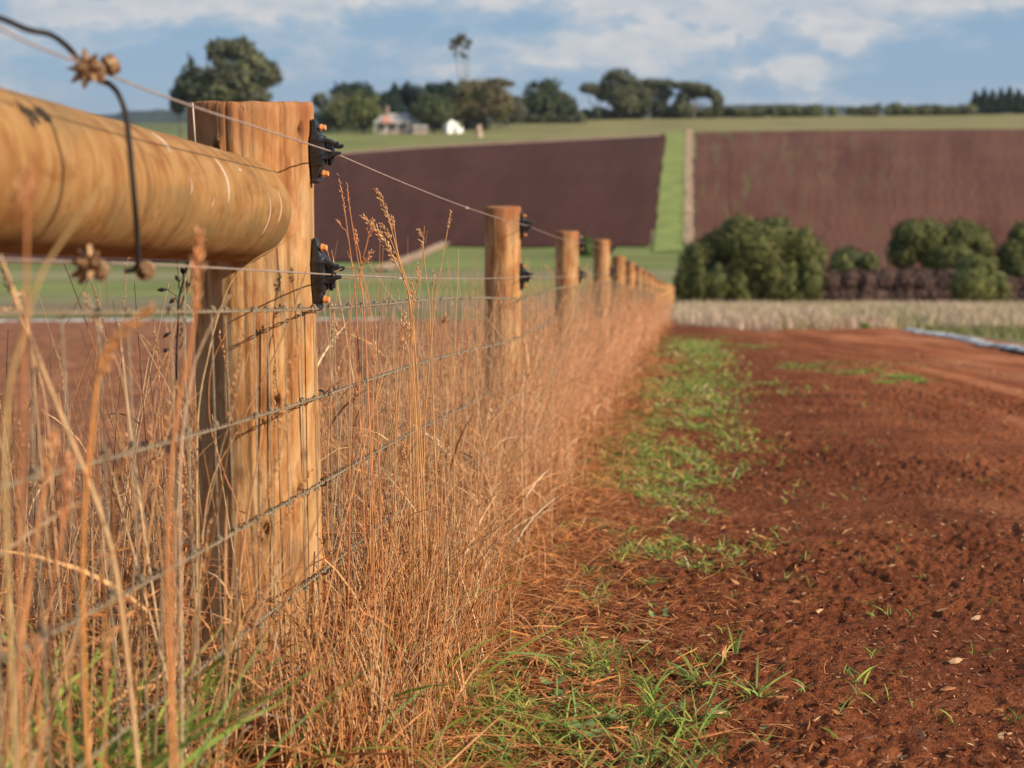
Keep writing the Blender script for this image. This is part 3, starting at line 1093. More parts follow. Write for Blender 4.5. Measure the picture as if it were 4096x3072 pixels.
def clamp(c, R_, dark, face, star_r, label):
    """line clamp: a spiked washer, bolt, hexagonal nut and keeper block"""
    e = empty('wire_clamp', tuple(c))
    q = Vector(face).to_track_quat('Z', 'Y')
    s = Soup()
    n = 8
    a = np.arange(2 * n) * np.pi / n
    rad = np.where(np.arange(2 * n) % 2 == 0, star_r, star_r * .50)
    V = []
    for z, k in ((-.0035, .9), (.0, 1.0), (.0035, .85)):
        V.append(np.stack([rad * np.cos(a) * k, rad * np.sin(a) * k, z + .35 * (rad - star_r * .48)], -1))
    V = np.array(V); N2 = 2 * n
    idx = np.arange(3 * N2).reshape(3, N2); nx = np.roll(idx, -1, 1)
    Q = np.stack([idx[:-1], nx[:-1], nx[1:], idx[1:]], -1).reshape(-1, 4)
    Vf = np.vstack([V.reshape(-1, 3), [[0, 0, -.004]], [[0, 0, .003]]])
    T = np.concatenate([np.stack([nx[0], idx[0], np.full(N2, 3 * N2)], -1), np.stack([idx[2], nx[2], np.full(N2, 3 * N2 + 1)], -1)])
    s.add(Vf, Q, T)
    o = s.build('spiked_washer', M_BRASS, e, smooth=False)
    s = Soup()
    add_tube(s, [(0, 0, -.022), (0, 0, .016)], .0034, 10)
    add_tube(s, [(0, 0, .003), (0, 0, .0085)], .0055, 6)
    b_ = s.build('bolt', M_BRASS, e, smooth=False)
    s = Soup()
    add_tube(s, [(0, 0, -.020), (0, 0, -.0185), (0, 0, -.009), (0, 0, -.0075)], [.0085, .0105, .0108, .0088], 12)
    c_ = s.build('keeper', M_BRASS, e, smooth=False)
    for x in (o, b_, c_):
        x.rotation_mode = 'QUATERNION'; x.rotation_quaternion = q
    tag(e, label, 'clamp', 'clamps joining the cable and the wires')
    return e


clamp(unp(345, 275, 1.612), 0, False, (-.30, -.93, .10), .0205, 'spiked brass clamp joining the black cable to the upper wire')
nutc = clamp(unp(396, 283, 1.655), 0, False, (-.75, -.5, -.45), .0120, 'stubby brass nut clamp on the upper wire right of the spiked clamp')
clamp(unp(352, 1062, 1.595), 0, True, (-.55, -.7, .35), .0215, 'blurred spiked clamp on the lower wire under the rail')
clamp(unp(582, 1082, 1.69), 0, True, (.25, -1, .1), .0105, 'rounded clamp where the black cable ends on the lower wire')

# ------------------------------------------------------------------ grasses
STRAW = np.array([[.78, .48, .23], [.70, .34, .13], [.84, .60, .35], [.58, .25, .09], [.76, .41, .17], [.56, .38, .22], [.80, .40, .17]])
GREEN = np.array([[.24, .33, .055], [.31, .39, .065], [.19, .29, .075], [.38, .42, .09]])


def pick(tab, n, v=.16, p=None):
    return tab[rng.choice(len(tab), n, p=p)] * rng.uniform(1 - v, 1 + v, (n, 1))


def stems(n, y, off, h, r, curl=.14, leaf=.35, heads=.14, segs=5):
    """n dry stems with leaves and seed heads, standing on the soil"""
    x = xf(y) + off
    P0 = np.stack([x, y, soil(x, y) - .01], -1)
    tilt = rng.normal(0, .13, (n, 2))
    D = unit(np.stack([tilt[:, 0], tilt[:, 1], np.ones(n)], -1))
    a = rng.uniform(0, 2 * np.pi, n)
    B = np.stack([np.cos(a), np.sin(a), -np.abs(rng.normal(0, .15, n))], -1) * (np.abs(rng.normal(0, curl, n)) * h)[:, None]
    cols = pick(STRAW, n, .2)
    return P0, D, h, B, r, cols


S = Soup()
ylist, olist = [], []
for (y0, y1, dens) in ((1.25, 1.7, 200), (1.7, 2.7, 430), (2.7, 4.2, 640), (4.2, 6.5, 700), (6.5, 10, 480), (10, 16, 270), (16, 28, 150), (28, 60, 60)):
    n = int((y1 - y0) * dens)
    y = rng.uniform(y0, y1, n)
    k = rng.uniform(0, 1, n)
    off = np.where(k < .50, rng.uniform(-.75, .10, n), rng.normal(.15, .10, n))
    ylist.append(y); olist.append(off)
y = np.concatenate(ylist); off = np.concatenate(olist)
x = xf(y) + off
ok = ~((y < 2.45) & (x / y > -.185)) & ~((y < 1.75) & (x / y > -.23))
ok &= ~((np.abs(y - 2.8) < .10) & (np.abs(off) < .108))
ok &= off < .42
ok &= vn(x * 9, y * 7, 91) > rng.uniform(.15, .6, len(y))
ok &= ~((off > .1) & (y > 2.6) & (y < 3.7) & (rng.uniform(0, 1, len(y)) < .45))
y, off = y[ok], off[ok]
n = len(y)
h = np.clip(rng.normal(.50, .19, n), .12, .92) * np.clip(1.08 - .95 * np.clip(off - .10, 0, .4) / .4, .3, 1)
h = np.where(y < 2.2, np.clip(h, .2, .72), h)
h = np.where((off > .1) & (y > 2.5) & (y < 5.5), h * np.interp(y, [2.5, 3.1, 3.7, 4.3], [.5, .55, .85, 1]), h)
h = np.where((y > 6), h * .97, h)
r = rng.uniform(.0019, .0042, n) * np.clip(y / 7, 1, 3.5) ** .8 * np.clip(2.2 / y, 1, 1.5)
P0, D, L, B, W, cols = stems(n, y, off, h, r)
warm = np.clip((y - 3.2) / 6, 0, 1)[:, None]
cols = cols * (1 - warm * .8) + (np.array([.95, .50, .27]) * rng.uniform(.75, 1.25, (n, 1))) * warm * .8
nearm = y < 8
S.blades(P0[nearm], D[nearm], L[nearm], B[nearm], W[nearm], cols[nearm], 5, True, .45)
S.blades(P0[~nearm], D[~nearm], L[~nearm], B[~nearm], W[~nearm], cols[~nearm], 3, True, .4)
# seed heads at many tips
hd = np.nonzero((rng.uniform(0, 1, n) < .20) & (h > .45))[0]
for rep in range(16):
    t_ = 1 - rep * .011
    tip = P0[hd] + D[hd] * (L[hd] * t_)[:, None] + B[hd] * t_ ** 2
    dirn = unit(D[hd] + .7 * rng.normal(size=(len(hd), 3)) * .6)
    S.spindles(tip, dirn, rng.uniform(.006, .013, len(hd)) * np.clip(y[hd] / 6, 1, 3), rng.uniform(.0012, .0024, len(hd)) * np.clip(y[hd] / 6, 1, 3), pick(STRAW[[0, 1, 3, 4, 6]], len(hd), .2))
# dry leaf blades hanging off the stems
lf = rng.choice(n, int(n * .85))
t_ = rng.uniform(.05, .7, len(lf))
pb = P0[lf] + D[lf] * (L[lf] * t_)[:, None] + B[lf] * (t_ ** 2)[:, None]
a = rng.uniform(0, 2 * np.pi, len(lf))
dl = unit(np.stack([np.cos(a) * .45, np.sin(a) * .45, rng.uniform(.4, 1.2, len(lf))], -1))
ll = rng.uniform(.07, .24, len(lf))
bl = np.stack([np.cos(a) * .5, np.sin(a) * .5, -rng.uniform(.1, 1.1, len(lf))], -1) * ll[:, None] * .7
yy_ = y[lf]
lc = pick(STRAW, len(lf), .25); wl = np.clip((yy_ - 4) / 9, 0, 1)[:, None]
lc = lc * (1 - wl * .7) + np.array([.93, .48, .26]) * wl * .7
S.blades(pb, dl, ll, bl, rng.uniform(.0018, .0055, len(lf)) * np.clip(yy_ / 7, 1, 3), lc, 4, False, .2, belly=True)
# short dense stems on the near side of the netting beside the first post
nn_ = 1150
y3 = rng.uniform(2.32, 3.6, nn_); o3 = rng.uniform(.115, .33, nn_) + .03 * rng.normal(size=nn_)
k3 = ((xf(y3) + o3) / y3 > -.20) & (o3 > .115)
y3, o3 = y3[k3], o3[k3]; nn_ = len(y3)
h3 = rng.uniform(.10, .34, nn_) * np.clip(1.25 - 2.2 * (o3 - .1), .35, 1) * np.interp(y3, [2.3, 2.9], [.75, 1.1])
P0, D3, L3, B3, W3, C3 = stems(nn_, y3, o3, h3, rng.uniform(.0022, .0046, nn_), curl=.25)
C3 = C3 * np.array([1.0, .93, .86])
S.blades(P0, D3, L3, B3, W3, C3, 5, True, .45)
# tangled short growth at the foot of the fence
nt = 15000
yt = 1.7 * np.exp(rng.uniform(0, 1, nt) * math.log(45 / 1.7))
of = np.where(rng.uniform(0, 1, nt) < .45, rng.uniform(-.7, .1, nt), rng.normal(.20, .13, nt))
xt = xf(yt) + of
ok = (of < .52) & ~((yt < 2.3) & (xt / yt > -.17))
yt, of, xt = yt[ok], of[ok], xt[ok]; nt = len(yt)
a = rng.uniform(0, 2 * np.pi, nt)
hmax = .34 * np.exp(-np.clip(of - .02, 0, 9) / .17)
P0t = np.stack([xt, yt, soil(xt, yt) + rng.uniform(0, 1, nt) ** 1.5 * hmax], -1)
lean = rng.uniform(-.3, 1.1, nt)
Dt = unit(np.stack([np.cos(a), np.sin(a), lean], -1))
Lt = rng.uniform(.05, .24, nt)
Bt = np.stack([rng.normal(0, .4, nt), rng.normal(0, .4, nt), -rng.uniform(0, .8, nt)], -1) * Lt[:, None]
ct = pick(STRAW[[0, 1, 3, 4, 3, 6, 1, 3]], nt, .3) * np.array([.88, .74, .62])
S.blades(P0t, Dt, Lt, Bt, rng.uniform(.0014, .004, nt) * np.clip(yt / 7, 1, 3), ct, 4, False, .3, belly=True)
tag(S.build('dry_grass', M_BLADE), 'tall dry orange grass growing along the whole wire fence', 'grass', kind='stuff')

# litter of cut grass and chips on the track
S = Soup()
nt = 17000
yt = 2.0 * np.exp(rng.uniform(0, 1, nt) ** 1.05 * math.log(16 / 2.0))
of = np.abs(rng.normal(0, .34, nt)) + .20
xt = xf(yt) + of
ok = (of < 1.5)
yt, xt, of = yt[ok], xt[ok], of[ok]; nt = len(yt)
a = rng.uniform(0, 2 * np.pi, nt)
P0t = np.stack([xt, yt, soil(xt, yt) + rng.uniform(.001, .016, nt) * np.clip(1.3 - of, .25, 1) + .02 * np.exp(-((of - .45) / .15) ** 2) * rng.uniform(0, 1, nt)], -1)
Dt = unit(np.stack([np.cos(a), np.sin(a) * .7, rng.normal(.06, .16, nt)], -1))
Lt = rng.uniform(.02, .11, nt) * np.clip(1.25 - of * .5, .4, 1)
Bt = np.stack([rng.normal(0, .3, nt), rng.normal(0, .3, nt), -rng.uniform(0, .25, nt)], -1) * Lt[:, None]
S.blades(P0t, Dt, Lt, Bt, rng.uniform(.0012, .0042, nt) * np.clip(yt / 6, 1, 2.4), pick(STRAW[[0, 1, 1, 3, 3, 3, 6, 1]], nt, .35) * np.array([.78, .62, .50]), 3, False, .3, belly=True)
tag(S.build('grass_litter', M_THATCH), 'flattened straw coloured grass litter beside the fence', 'litter', kind='stuff')

S = Soup()
nt = 20000
yt = 2.2 * np.exp(rng.uniform(0, 1, nt) ** 1.1 * math.log(20 / 2.2))
xt = rng.uniform(0, 1, nt) * (.33 * yt + .9 - xf(yt) - .5) + xf(yt) + .5
xt = np.minimum(xt, 3 + .08 * yt)
a = rng.uniform(0, 2 * np.pi, nt)
Lt = rng.uniform(.003, .013, nt) * np.clip(rng.lognormal(0, .5, nt), .5, 2.6)
P0t = np.stack([xt, yt, soil(xt, yt) + rng.uniform(.0005, .004, nt)], -1)
Dt = unit(np.stack([np.cos(a), np.sin(a), rng.normal(.1, .25, nt)], -1))
Bt = rng.normal(0, .25, (nt, 3)) * Lt[:, None]
CH = np.array([[.52, .25, .11], [.45, .18, .07], [.62, .38, .20], [.30, .11, .05], [.36, .14, .06]])
S.blades(P0t, Dt, Lt, Bt, Lt * rng.uniform(.15, .5, nt) * np.clip(yt / 7, 1, 2), pick(CH, nt, .3), 2, False, .3, belly=True)
tag(S.build('bark_crumbs', M_THATCH), 'crumbs of bark and straw scattered over the red soil', 'litter', kind='stuff')

# loose clods of soil
S = Soup()
nt = 6500
yt = 2.2 * np.exp(rng.uniform(0, 1, nt) ** 1.1 * math.log(14 / 2.2))
xt = rng.uniform(0, 1, nt) * (.33 * yt + .9 - xf(yt) - .45) + xf(yt) + .45
Rr = rng.uniform(.0018, .005, nt) * np.clip(rng.lognormal(0, .45, nt), .5, 2.6)
P0t = np.stack([xt, yt, soil(xt, yt) - Rr * .3], -1)
S.spindles(P0t, rng.normal(size=(nt, 3)) + [0, 0, .6], Rr * 1.9, Rr, np.tile([.2, .06, .03], (nt, 1)))
tag(S.build('soil_clods', M_SOIL, smooth=False), 'small loose clods lying on the red soil', 'soil', kind='stuff')

# green grass
S = Soup()


def green(xc, yc, n, spread, hmin, hmax, wd, flop=.5, tab=GREEN):
    r_ = np.abs(rng.normal(0, 1, n)) * spread; a_ = rng.uniform(0, 2 * np.pi, n)
    x_ = xc + r_ * np.cos(a_); y_2 = yc + r_ * np.sin(a_)
    P = np.stack([x_, y_2, soil(x_, y_2) - .003], -1)
    aa = rng.uniform(0, 2 * np.pi, n)
    sp_ = rng.uniform(.05, flop, n)
    D_ = unit(np.stack([np.cos(aa) * sp_, np.sin(aa) * sp_, np.ones(n)], -1))
    L_ = rng.uniform(hmin, hmax, n)
    B_ = np.stack([np.cos(aa) * flop, np.sin(aa) * flop, -rng.uniform(.1, .9, n) * flop], -1) * L_[:, None]
    return P, D_, L_, B_, rng.uniform(.6, 1.2, n) * wd, pick(tab, n, .25)


def add_green(S_, *a, **k):
    segs = k.pop('segs', 4)
    P, D_, L_, B_, W_, C_ = green(*a, **k)
    S_.blades(P, D_, L_, B_, W_, C_, segs, False, .2, belly=True)


NL = 52000                                 # loose green sward between the dry grass and the soil
yl = 2.6 * np.exp(rng.uniform(0, 1, NL) * math.log(24 / 2.6))
ol = rng.normal(.66, .20, NL) + .014 * np.clip(yl - 6, 0, 12)
xl = xf(yl) + ol
dens = .62 * fbm(xl * 2.2, yl * 1.1, 3, 23) + .38 * vn(xl * 14, yl * 9, 24)
keep = (dens > .45 + .14 * rng.uniform(0, 1, NL) + .09 * (yl < 4.6)) & (ol > .24)
xl, yl = xl[keep], yl[keep]; NL = len(xl)
aa = rng.uniform(0, 2 * np.pi, NL); sp_ = rng.uniform(.1, .9, NL)
Ll = rng.uniform(.015, .055, NL)
cl = pick(GREEN, NL, .25); dry = rng.uniform(0, 1, NL) < .16
cl[dry] = pick(STRAW, int(dry.sum()), .2)
S.blades(np.stack([xl, yl, soil(xl, yl) - .002], -1), unit(np.stack([np.cos(aa) * sp_, np.sin(aa) * sp_, np.ones(NL)], -1)), Ll,
         np.stack([np.cos(aa) * .6, np.sin(aa) * .6, -rng.uniform(.1, .7, NL)], -1) * Ll[:, None], rng.uniform(.0022, .0045, NL) * np.clip(yl / 5, 1, 3), cl, 3, False, .2, belly=True)
for xc, yc, n_, sp_ in ((2.95, 12.8, 500, .28), (2.5, 14, 300, .35), (2.9, 21.5, 400, .5), (2.2, 19, 300, .6), (3.1, 12.1, 200, .15), (3.6, 11.0, 160, .2), (2.6, 26, 300, .9), (1.9, 12, 160, .4), (1.8, 24, 300, .7), (3.3, 14.5, 100, .4)):
    for q_ in range(5):
        add_green(S, xc + rng.normal(0, sp_ * .8), yc + rng.normal(0, sp_ * 1.2), n_ // 5, sp_ * .4, .02, .06, .008, .9, segs=2)
for i in range(70):                        # green shoots near the camera along the bottom edge
    yy0 = rng.uniform(2.35, 3.3); oo = rng.uniform(.22, .80)
    if yy0 > 2.8 and rng.uniform() < .5: continue
    add_green(S, float(xf(yy0)) + oo, yy0, 22, .03, .02, .085, .003, .6)
for i in range(130):                       # scattered shoots on the track
    yy0 = 2.6 * math.exp(rng.uniform(0, 1) * math.log(4.2)); xx = float(xf(yy0)) + .6 + abs(rng.normal(0, .8))
    add_green(S, xx, yy0, 5, .01, .012, .045, .0026 * max(1, yy0 / 5), .6)
for i in range(95):                        # long green blades inside the dry grass, foreground left
    yy0 = rng.uniform(1.5, 2.6); oo = rng.uniform(-.1, .22)
    xx = float(xf(yy0)) + oo
    if xx / yy0 > (-.25 if i % 4 else -.20): continue
    add_green(S, xx, yy0, 11, .04, .10 if yy0 > 2.2 else .14, .26 if yy0 > 2.2 else .38, .007, .5, segs=6)
for i in range(20):
    yy0 = rng.uniform(2.35, 3.4); oo = rng.uniform(.14, .34)
    if xf(yy0) + oo < -.17 * yy0 and yy0 < 2.7 and i % 3: continue
    add_green(S, float(xf(yy0)) + oo, yy0, 4, .03, .08, .25, .0055, .8, segs=7)
tag(S.build('green_grass', M_BLADE), 'short green grass coming up between dry grass and soil', 'grass', kind='stuff')

# single green tufts one can tell apart on the soil
for px, py, n_, hh, lb in ((2790, 2745, 26, .085, 'bushy green grass tuft on the litter, left of the three on the soil edge'),
                           (3035, 2800, 22, .075, 'green grass tuft on red soil right of the bushy one'),
                           (2800, 2925, 26, .085, 'spreading green grass tuft above the orange splinter'),
                           (3215, 2775, 6, .05, 'small two bladed green shoot standing on the bare soil'),
                           (3420, 2765, 6, .05, 'lone low green shoot farthest right on the bare soil'),
                           (2945, 2610, 4, .10, 'single tall upright green blade at the edge of the litter')):
    g_ = gpix(px, py)
    S = Soup()
    add_green(S, g_[0], g_[1], n_, .008 + .0004 * n_, hh * .45, hh, .0042, .75 if n_ > 5 else .12, segs=5)
    o = S.build('grass_tuft', M_BLADE)
    c = np.array([g_[0], g_[1], float(soil(g_[0], g_[1]))])
    o.data.transform(Matrix.Translation(-Vector(c))); o.location = c
    tag(o, lb, 'grass tuft', 'green tufts on the soil edge')


def leafy(px, py, n_, rad, lsz, lab):
    g_ = gpix(px, py)
    e = empty('broadleaf_weed', (g_[0], g_[1], float(soil(g_[0], g_[1]))))
    for k in range(n_):
        a_ = 2.4 * k + rng.uniform(-.3, .3); r_ = rad * rng.uniform(.35, 1)
        s_ = Soup()
        nseg = 10
        t_ = np.linspace(0, 2 * np.pi, nseg, endpoint=False)
        sz = lsz * rng.uniform(.7, 1.2)
        V_ = np.stack([np.cos(t_) * sz, np.sin(t_) * sz * .62, .18 * sz * np.cos(2 * t_)], -1)
        V_ = np.vstack([V_, [[0, 0, -.12 * sz]]])
        tl = rng.uniform(-.5, .2); M_ = np.array(Matrix.Rotation(a_, 3, 'Z') @ Matrix.Rotation(tl, 3, 'Y'))
        V_ = V_ @ M_.T + np.array([math.cos(a_) * r_, math.sin(a_) * r_, rng.uniform(.008, .028)])
        T_ = np.array([[j, (j + 1) % nseg, nseg] for j in range(nseg)])
        s_.add(V_, T=T_, C=np.array([.26, .33, .11]) * rng.uniform(.8, 1.2))
        add_tube(s_, [(0, 0, 0), tuple(V_[-1])], .0009, 4, (.16, .2, .08))
        s_.build('leaf', M_BLADE, e)
    tag(e, lab, 'weed', 'broadleaf seedlings on the soil')


leafy(2330, 2990, 9, .035, .014, 'clump of round leaved green seedlings at the bottom edge of the photo')
leafy(2430, 2935, 6, .03, .012, 'round leaved green seedling just above the clump at the bottom edge')
leafy(2690, 2890, 7, .03, .010, 'small grey green seedling left of the spreading tuft')
leafy(2225, 2815, 4, .025, .016, 'grey green seedling with long oval leaves in the brown litter')
leafy(3045, 2960, 1, .004, .011, 'single round green leaf lying right of the pale root scrap')
leafy(2640, 2480, 6, .03, .011, 'small pale seedling at the far edge of the litter')


# ------------------------------------------------------------------ wood splinters
def splinter(px, py, L_, w_, ang, th, lab, col=None):
    g_ = gpix(px, py)
    n = 9
    t_ = np.linspace(-1, 1, n)
    V_ = []
    for sgn_ in (-1, 1):
        for zt in (0, 1):
            wv = w_ * (1 - np.abs(t_) ** 5 * .75) * (1 + .35 * (fbm(t_ * 3 + 5 * px, t_ * 0 + sgn_, 2, 3) - .5) * 2)
            V_.append(np.stack([t_ * L_ / 2 + sgn_ * w_ * .2, sgn_ * wv / 2 + .12 * w_ * np.sin(t_ * 2), zt * th * (1 - .5 * np.abs(t_)) + .10 * L_ * .1 * t_ ** 2], -1))
    V_ = np.stack(V_, 1)                                # n,4,3 : (-,lo)(-,hi)(+,lo)(+,hi)
    order = [0, 1, 3, 2]
    V_ = V_[:, order]
    idx = np.arange(n * 4).reshape(n, 4); nx = np.roll(idx, -1, 1)
    Q_ = np.stack([idx[:-1], nx[:-1], nx[1:], idx[1:]], -1).reshape(-1, 4)
    Q_ = np.vstack([Q_, idx[0][::-1], idx[-1]])
    me = mesh_np('wood_splinter', V_.reshape(-1, 3), Q_, smooth=False)
    o = link('wood_splinter', me, col or M_CHIP)
    o.location = (g_[0], g_[1], float(soil(g_[0], g_[1])) + .004)
    o.rotation_euler = (rng.normal(0, .12), rng.normal(0, .06) , R(ang))
    tag(o, lab, 'splinter', 'wood splinters lying on the soil')


M_CHIP2 = simple('brown splinter', (.26, .095, .045), .85, 0, .35, 60, .2, .4)
M_CHIP3 = simple('pale splinter', (.60, .36, .19), .8, 0, .25, 60, .2, .4)
splinter(3005, 2990, .056, .013, -24, .005, 'bright orange splinter lying flat near the bottom of the photo')
splinter(3365, 2993, .060, .015, 38, .005, 'dull brown splinter lying slantwise near the bottom right', M_CHIP2)
splinter(3265, 2938, .022, .003, 40, .002, 'thin white sliver on the soil above the dull brown splinter', M_CHIP3)
splinter(2868, 2905, .035, .011, 20, .004, 'pale orange splinter beside the spreading green tuft', M_CHIP3)
splinter(3090, 2815, .07, .006, 4, .004, 'long flat orange strip below the tuft right of the bushy one')
splinter(3820, 2665, .03, .016, 10, .005, 'pale tan chip on the right part of the soil', M_CHIP3)
splinter(3900, 2480, .035, .014, 25, .004, 'light forked chip on the bare soil at far right', M_CHIP3)
splinter(3790, 2790, .034, .010, 15, .004, 'orange chip with a broken end, right below the pale tan one')
splinter(3175, 2430, .03, .012, -20, .004, 'small orange chip in the middle of the bare soil')
splinter(2560, 2590, .05, .013, -35, .005, 'curled pale leaf sheath in the litter below the fence', M_CHIP3)


# ------------------------------------------------------------------ seed stalks one can tell apart
def stalk(tr, d, head, r, lab, col=(.62, .34, .14), base=None, fat=1.0, name='grass_stalk', dd=0.0, nseed=None):
    """tr: list of image directions from tip to foot; head: share of the length that carries seeds"""
    pts_ = [unp(px_, py_, d + dd * i) for i, (px_, py_) in enumerate(tr)]
    last = pts_[-1]; prev = pts_[-2]
    gz = float(soil(last[0], last[1])) - .02
    if last[2] > gz + .02:
        k = (last[2] - gz) / max(prev[2] - last[2], .02)
        foot = last + (last - prev) * np.array([min(k, 2.5) * .5, 0, 0]); foot[2] = gz
        pts_.append((last + foot) / 2 + np.array([.004, 0, 0])); pts_.append(foot)
    P = curve_pts(pts_[::-1], 46)
    e = empty(name, tuple(P[0]))
    inv = Matrix.Translation(-Vector(P[0]))
    col = tuple(min(.92, c_ * 1.25) for c_ in col)
    s_ = Soup(); add_tube(s_, P, np.linspace(r * 1.15, r * .6, len(P)), 6, col)
    o = s_.build('stem', M_BLADE, e); o.matrix_parent_inverse = inv
    if head > 0:
        seg = np.linalg.norm(np.diff(P, axis=0), axis=1); cum = np.concatenate([[0], np.cumsum(seg)])
        Lh = head
        nS = nseed or int(34 * max(.5, Lh / .06))
        q = cum[-1] - Lh * np.linspace(0, 1, nS) ** .9
        C_ = np.stack([np.interp(q, cum, P[:, k]) for k in range(3)], 1)
        dr = unit(P[-1] - P[-6])
        a_ = np.arange(nS) * 2.4
        n1v = unit(np.cross(dr, [0, 1, .1])); n2v = np.cross(dr, n1v)
        prof = np.sin(np.clip(np.linspace(.12, 1, nS), 0, 1) * math.pi * .82) * (1 + .35 * np.sin(np.arange(nS) * .9))
        R0 = .0030 * fat
        outv = np.cos(a_)[:, None] * n1v + np.sin(a_)[:, None] * n2v
        P_ = C_ + outv * (R0 * prof * rng.uniform(.3, 1.0, nS))[:, None]
        s_ = Soup()
        s_.spindles(P_, unit(dr + outv * .38 + rng.normal(0, .12, (nS, 3))), rng.uniform(.0055, .009, nS) * (.6 + .4 * fat), rng.uniform(.0010, .0018, nS) * (.7 + .3 * fat),
                    pick(np.array([[.68, .41, .2], [.60, .31, .13], [.74, .50, .27]]) * (np.array(col) / np.array([.62, .34, .14])) ** .7, nS, .2))
        o = s_.build('seed_head', M_BLADE, e, smooth=False); o.matrix_parent_inverse = inv
    tag(e, lab, 'grass stalk', 'seeding grass stalks by the thick post')
    return e


OR = (.62, .27, .11)
stalk([(1354, 702), (1372, 800), (1400, 1000), (1425, 1230), (1440, 1700)], 3.05, .075, .0012, 'leftmost tall thin orange stalk right of the thick post', OR, fat=.6, nseed=22)
stalk([(1389, 738), (1398, 830), (1430, 1030), (1455, 1220), (1480, 1700)], 3.08, .05, .0012, 'thin stalk leaning just right of the leftmost orange one', OR, fat=.4, nseed=14)
stalk([(1348, 880), (1368, 910), (1392, 955), (1425, 1230)], 3.05, .012, .0008, 'short side stalk with a tiny tuft closest to the upper post edge', OR, fat=.5, nseed=8)
stalk([(1508, 762), (1530, 810), (1553, 870), (1580, 970), (1612, 1100), (1645, 1240), (1675, 1600)], 3.12, .056, .0013, 'tallest plump straw seed head standing against the ploughed field', fat=1.5)
stalk([(1455, 866), (1500, 915), (1545, 975), (1585, 1055), (1612, 1110), (1640, 1220), (1660, 1600)], 3.12, .108, .0014, 'long drooping plump seed head bending left toward the post', fat=1.7)
stalk([(1526, 898), (1545, 930), (1565, 965), (1600, 1060), (1635, 1200), (1655, 1600)], 3.14, .032, .0011, 'short plump seed head between the two largest heads', fat=1.4)
stalk([(1564, 872), (1572, 895), (1578, 918), (1592, 1010), (1625, 1120), (1650, 1230), (1670, 1600)], 3.14, .022, .0011, 'small plump seed head close right of the tallest one', fat=1.5)
stalk([(1676, 922), (1690, 945), (1694, 1005), (1706, 1120), (1718, 1230), (1735, 1700)], 3.2, .040, .0011, 'hooked knobbly seed head in the middle before the ploughed field', fat=1.2, nseed=18)
stalk([(1803, 846), (1793, 905), (1765, 1060), (1738, 1230), (1700, 1700)], 3.2, .034, .0012, 'straight slender stalk leaning right with a narrow head', fat=.6)
stalk([(1834, 1000), (1834, 1090), (1826, 1230), (1815, 1600)], 3.5, .0, .0008, 'bare hair thin stalk right of the slender leaning one', (.66, .44, .2))
stalk([(1674, 1058), (1672, 1120), (1655, 1225), (1640, 1600)], 3.1, .038, .0010, 'narrow seed head rising just above the lower electric wire', fat=.9)
stalk([(1736, 1090), (1732, 1140), (1728, 1220), (1735, 1600)], 3.3, .026, .0010, 'small loose seed head crossing the lower wire near the slender stalk', fat=.9, nseed=14)
stalk([(1648, 1122), (1652, 1180), (1655, 1240), (1650, 1600)], 3.0, .045, .0010, 'braided seed head low against the top line wire', fat=1.1)
stalk([(1340, 1262), (1345, 1320), (1335, 1410), (1325, 1500), (1310, 1900)], 2.95, .055, .0011, 'braided seed head right beside the post under the top line wire', fat=1.2, nseed=22)
stalk([(1620, 1255), (1612, 1300), (1600, 1380), (1588, 1500), (1580, 1900)], 3.0, .05, .0011, 'plump seed head just under the top line wire', fat=1.3)
stalk([(1632, 1302), (1625, 1360), (1610, 1420), (1595, 1600), (1580, 2000)], 3.0, .05, .0011, 'double braided seed head below the top line wire', fat=1.5)
stalk([(1497, 1375), (1500, 1420), (1495, 1470), (1492, 1700), (1480, 2100)], 2.95, .045, .0011, 'stubby seed head halfway between top and second line wire', fat=1.4)
stalk([(1425, 1545), (1420, 1580), (1416, 1620), (1410, 1800), (1400, 2100)], 2.9, .034, .0011, 'dark brown seed head hanging on the second line wire', (.30, .12, .05), fat=1.5)
stalk([(1785, 1265), (1780, 1290), (1772, 1312), (1760, 1600)], 3.3, .024, .0009, 'dark fluffy seed head right below the top line wire', (.40, .17, .07), fat=1.6)
# blurred bunch beside the lower insulator
stalk([(1492, 882), (1478, 930), (1465, 985), (1450, 1040), (1440, 1120), (1460, 1300)], 2.62, .03, .0010, 'blurred knobbly stalk right above the lower insulator', OR, fat=1.3, nseed=14)
stalk([(1422, 925), (1430, 980), (1440, 1020), (1450, 1100), (1480, 1230), (1500, 1500)], 2.66, .022, .0010, 'blurred narrow stalk left of the knobbly one', OR, fat=.8, nseed=12)
stalk([(1486, 1010), (1470, 1035), (1450, 1070), (1440, 1130), (1400, 1300)], 2.62, .024, .0010, 'blurred short head branching right above the lower insulator', OR, fat=1.3, nseed=12)
# leaning dry leaves across the posts
stalk([(1192, 928), (1110, 985), (1010, 1045), (930, 1120), (880, 1240), (838, 1400), (790, 1700)], 2.42, .0, .0014, 'long dry stem bowing across the rail end and thick post', (.62, .42, .2))
stalk([(1232, 1065), (1150, 1300), (1060, 1500), (940, 1740), (830, 1990)], 2.45, 0, .0016, 'straight straw leaning diagonally across the thick post', (.55, .30, .13))
stalk([(905, 1330), (850, 1450), (835, 1600), (850, 1740), (900, 1900), (960, 2080)], 2.40, 0, .0010, 'thin orange stalk curving in an arc before the thick post', OR)
stalk([(1050, 1700), (1030, 1850), (1000, 2010), (960, 2300)], 2.3, 0, .0019, 'thick blurred straw low on the thick post', (.58, .32, .15))
stalk([(978, 2045), (1040, 2200), (1110, 2330), (1190, 2600), (1200, 2850)], 2.5, 0, .0014, 'dark straw slanting down to the right over the post foot', (.42, .22, .1))
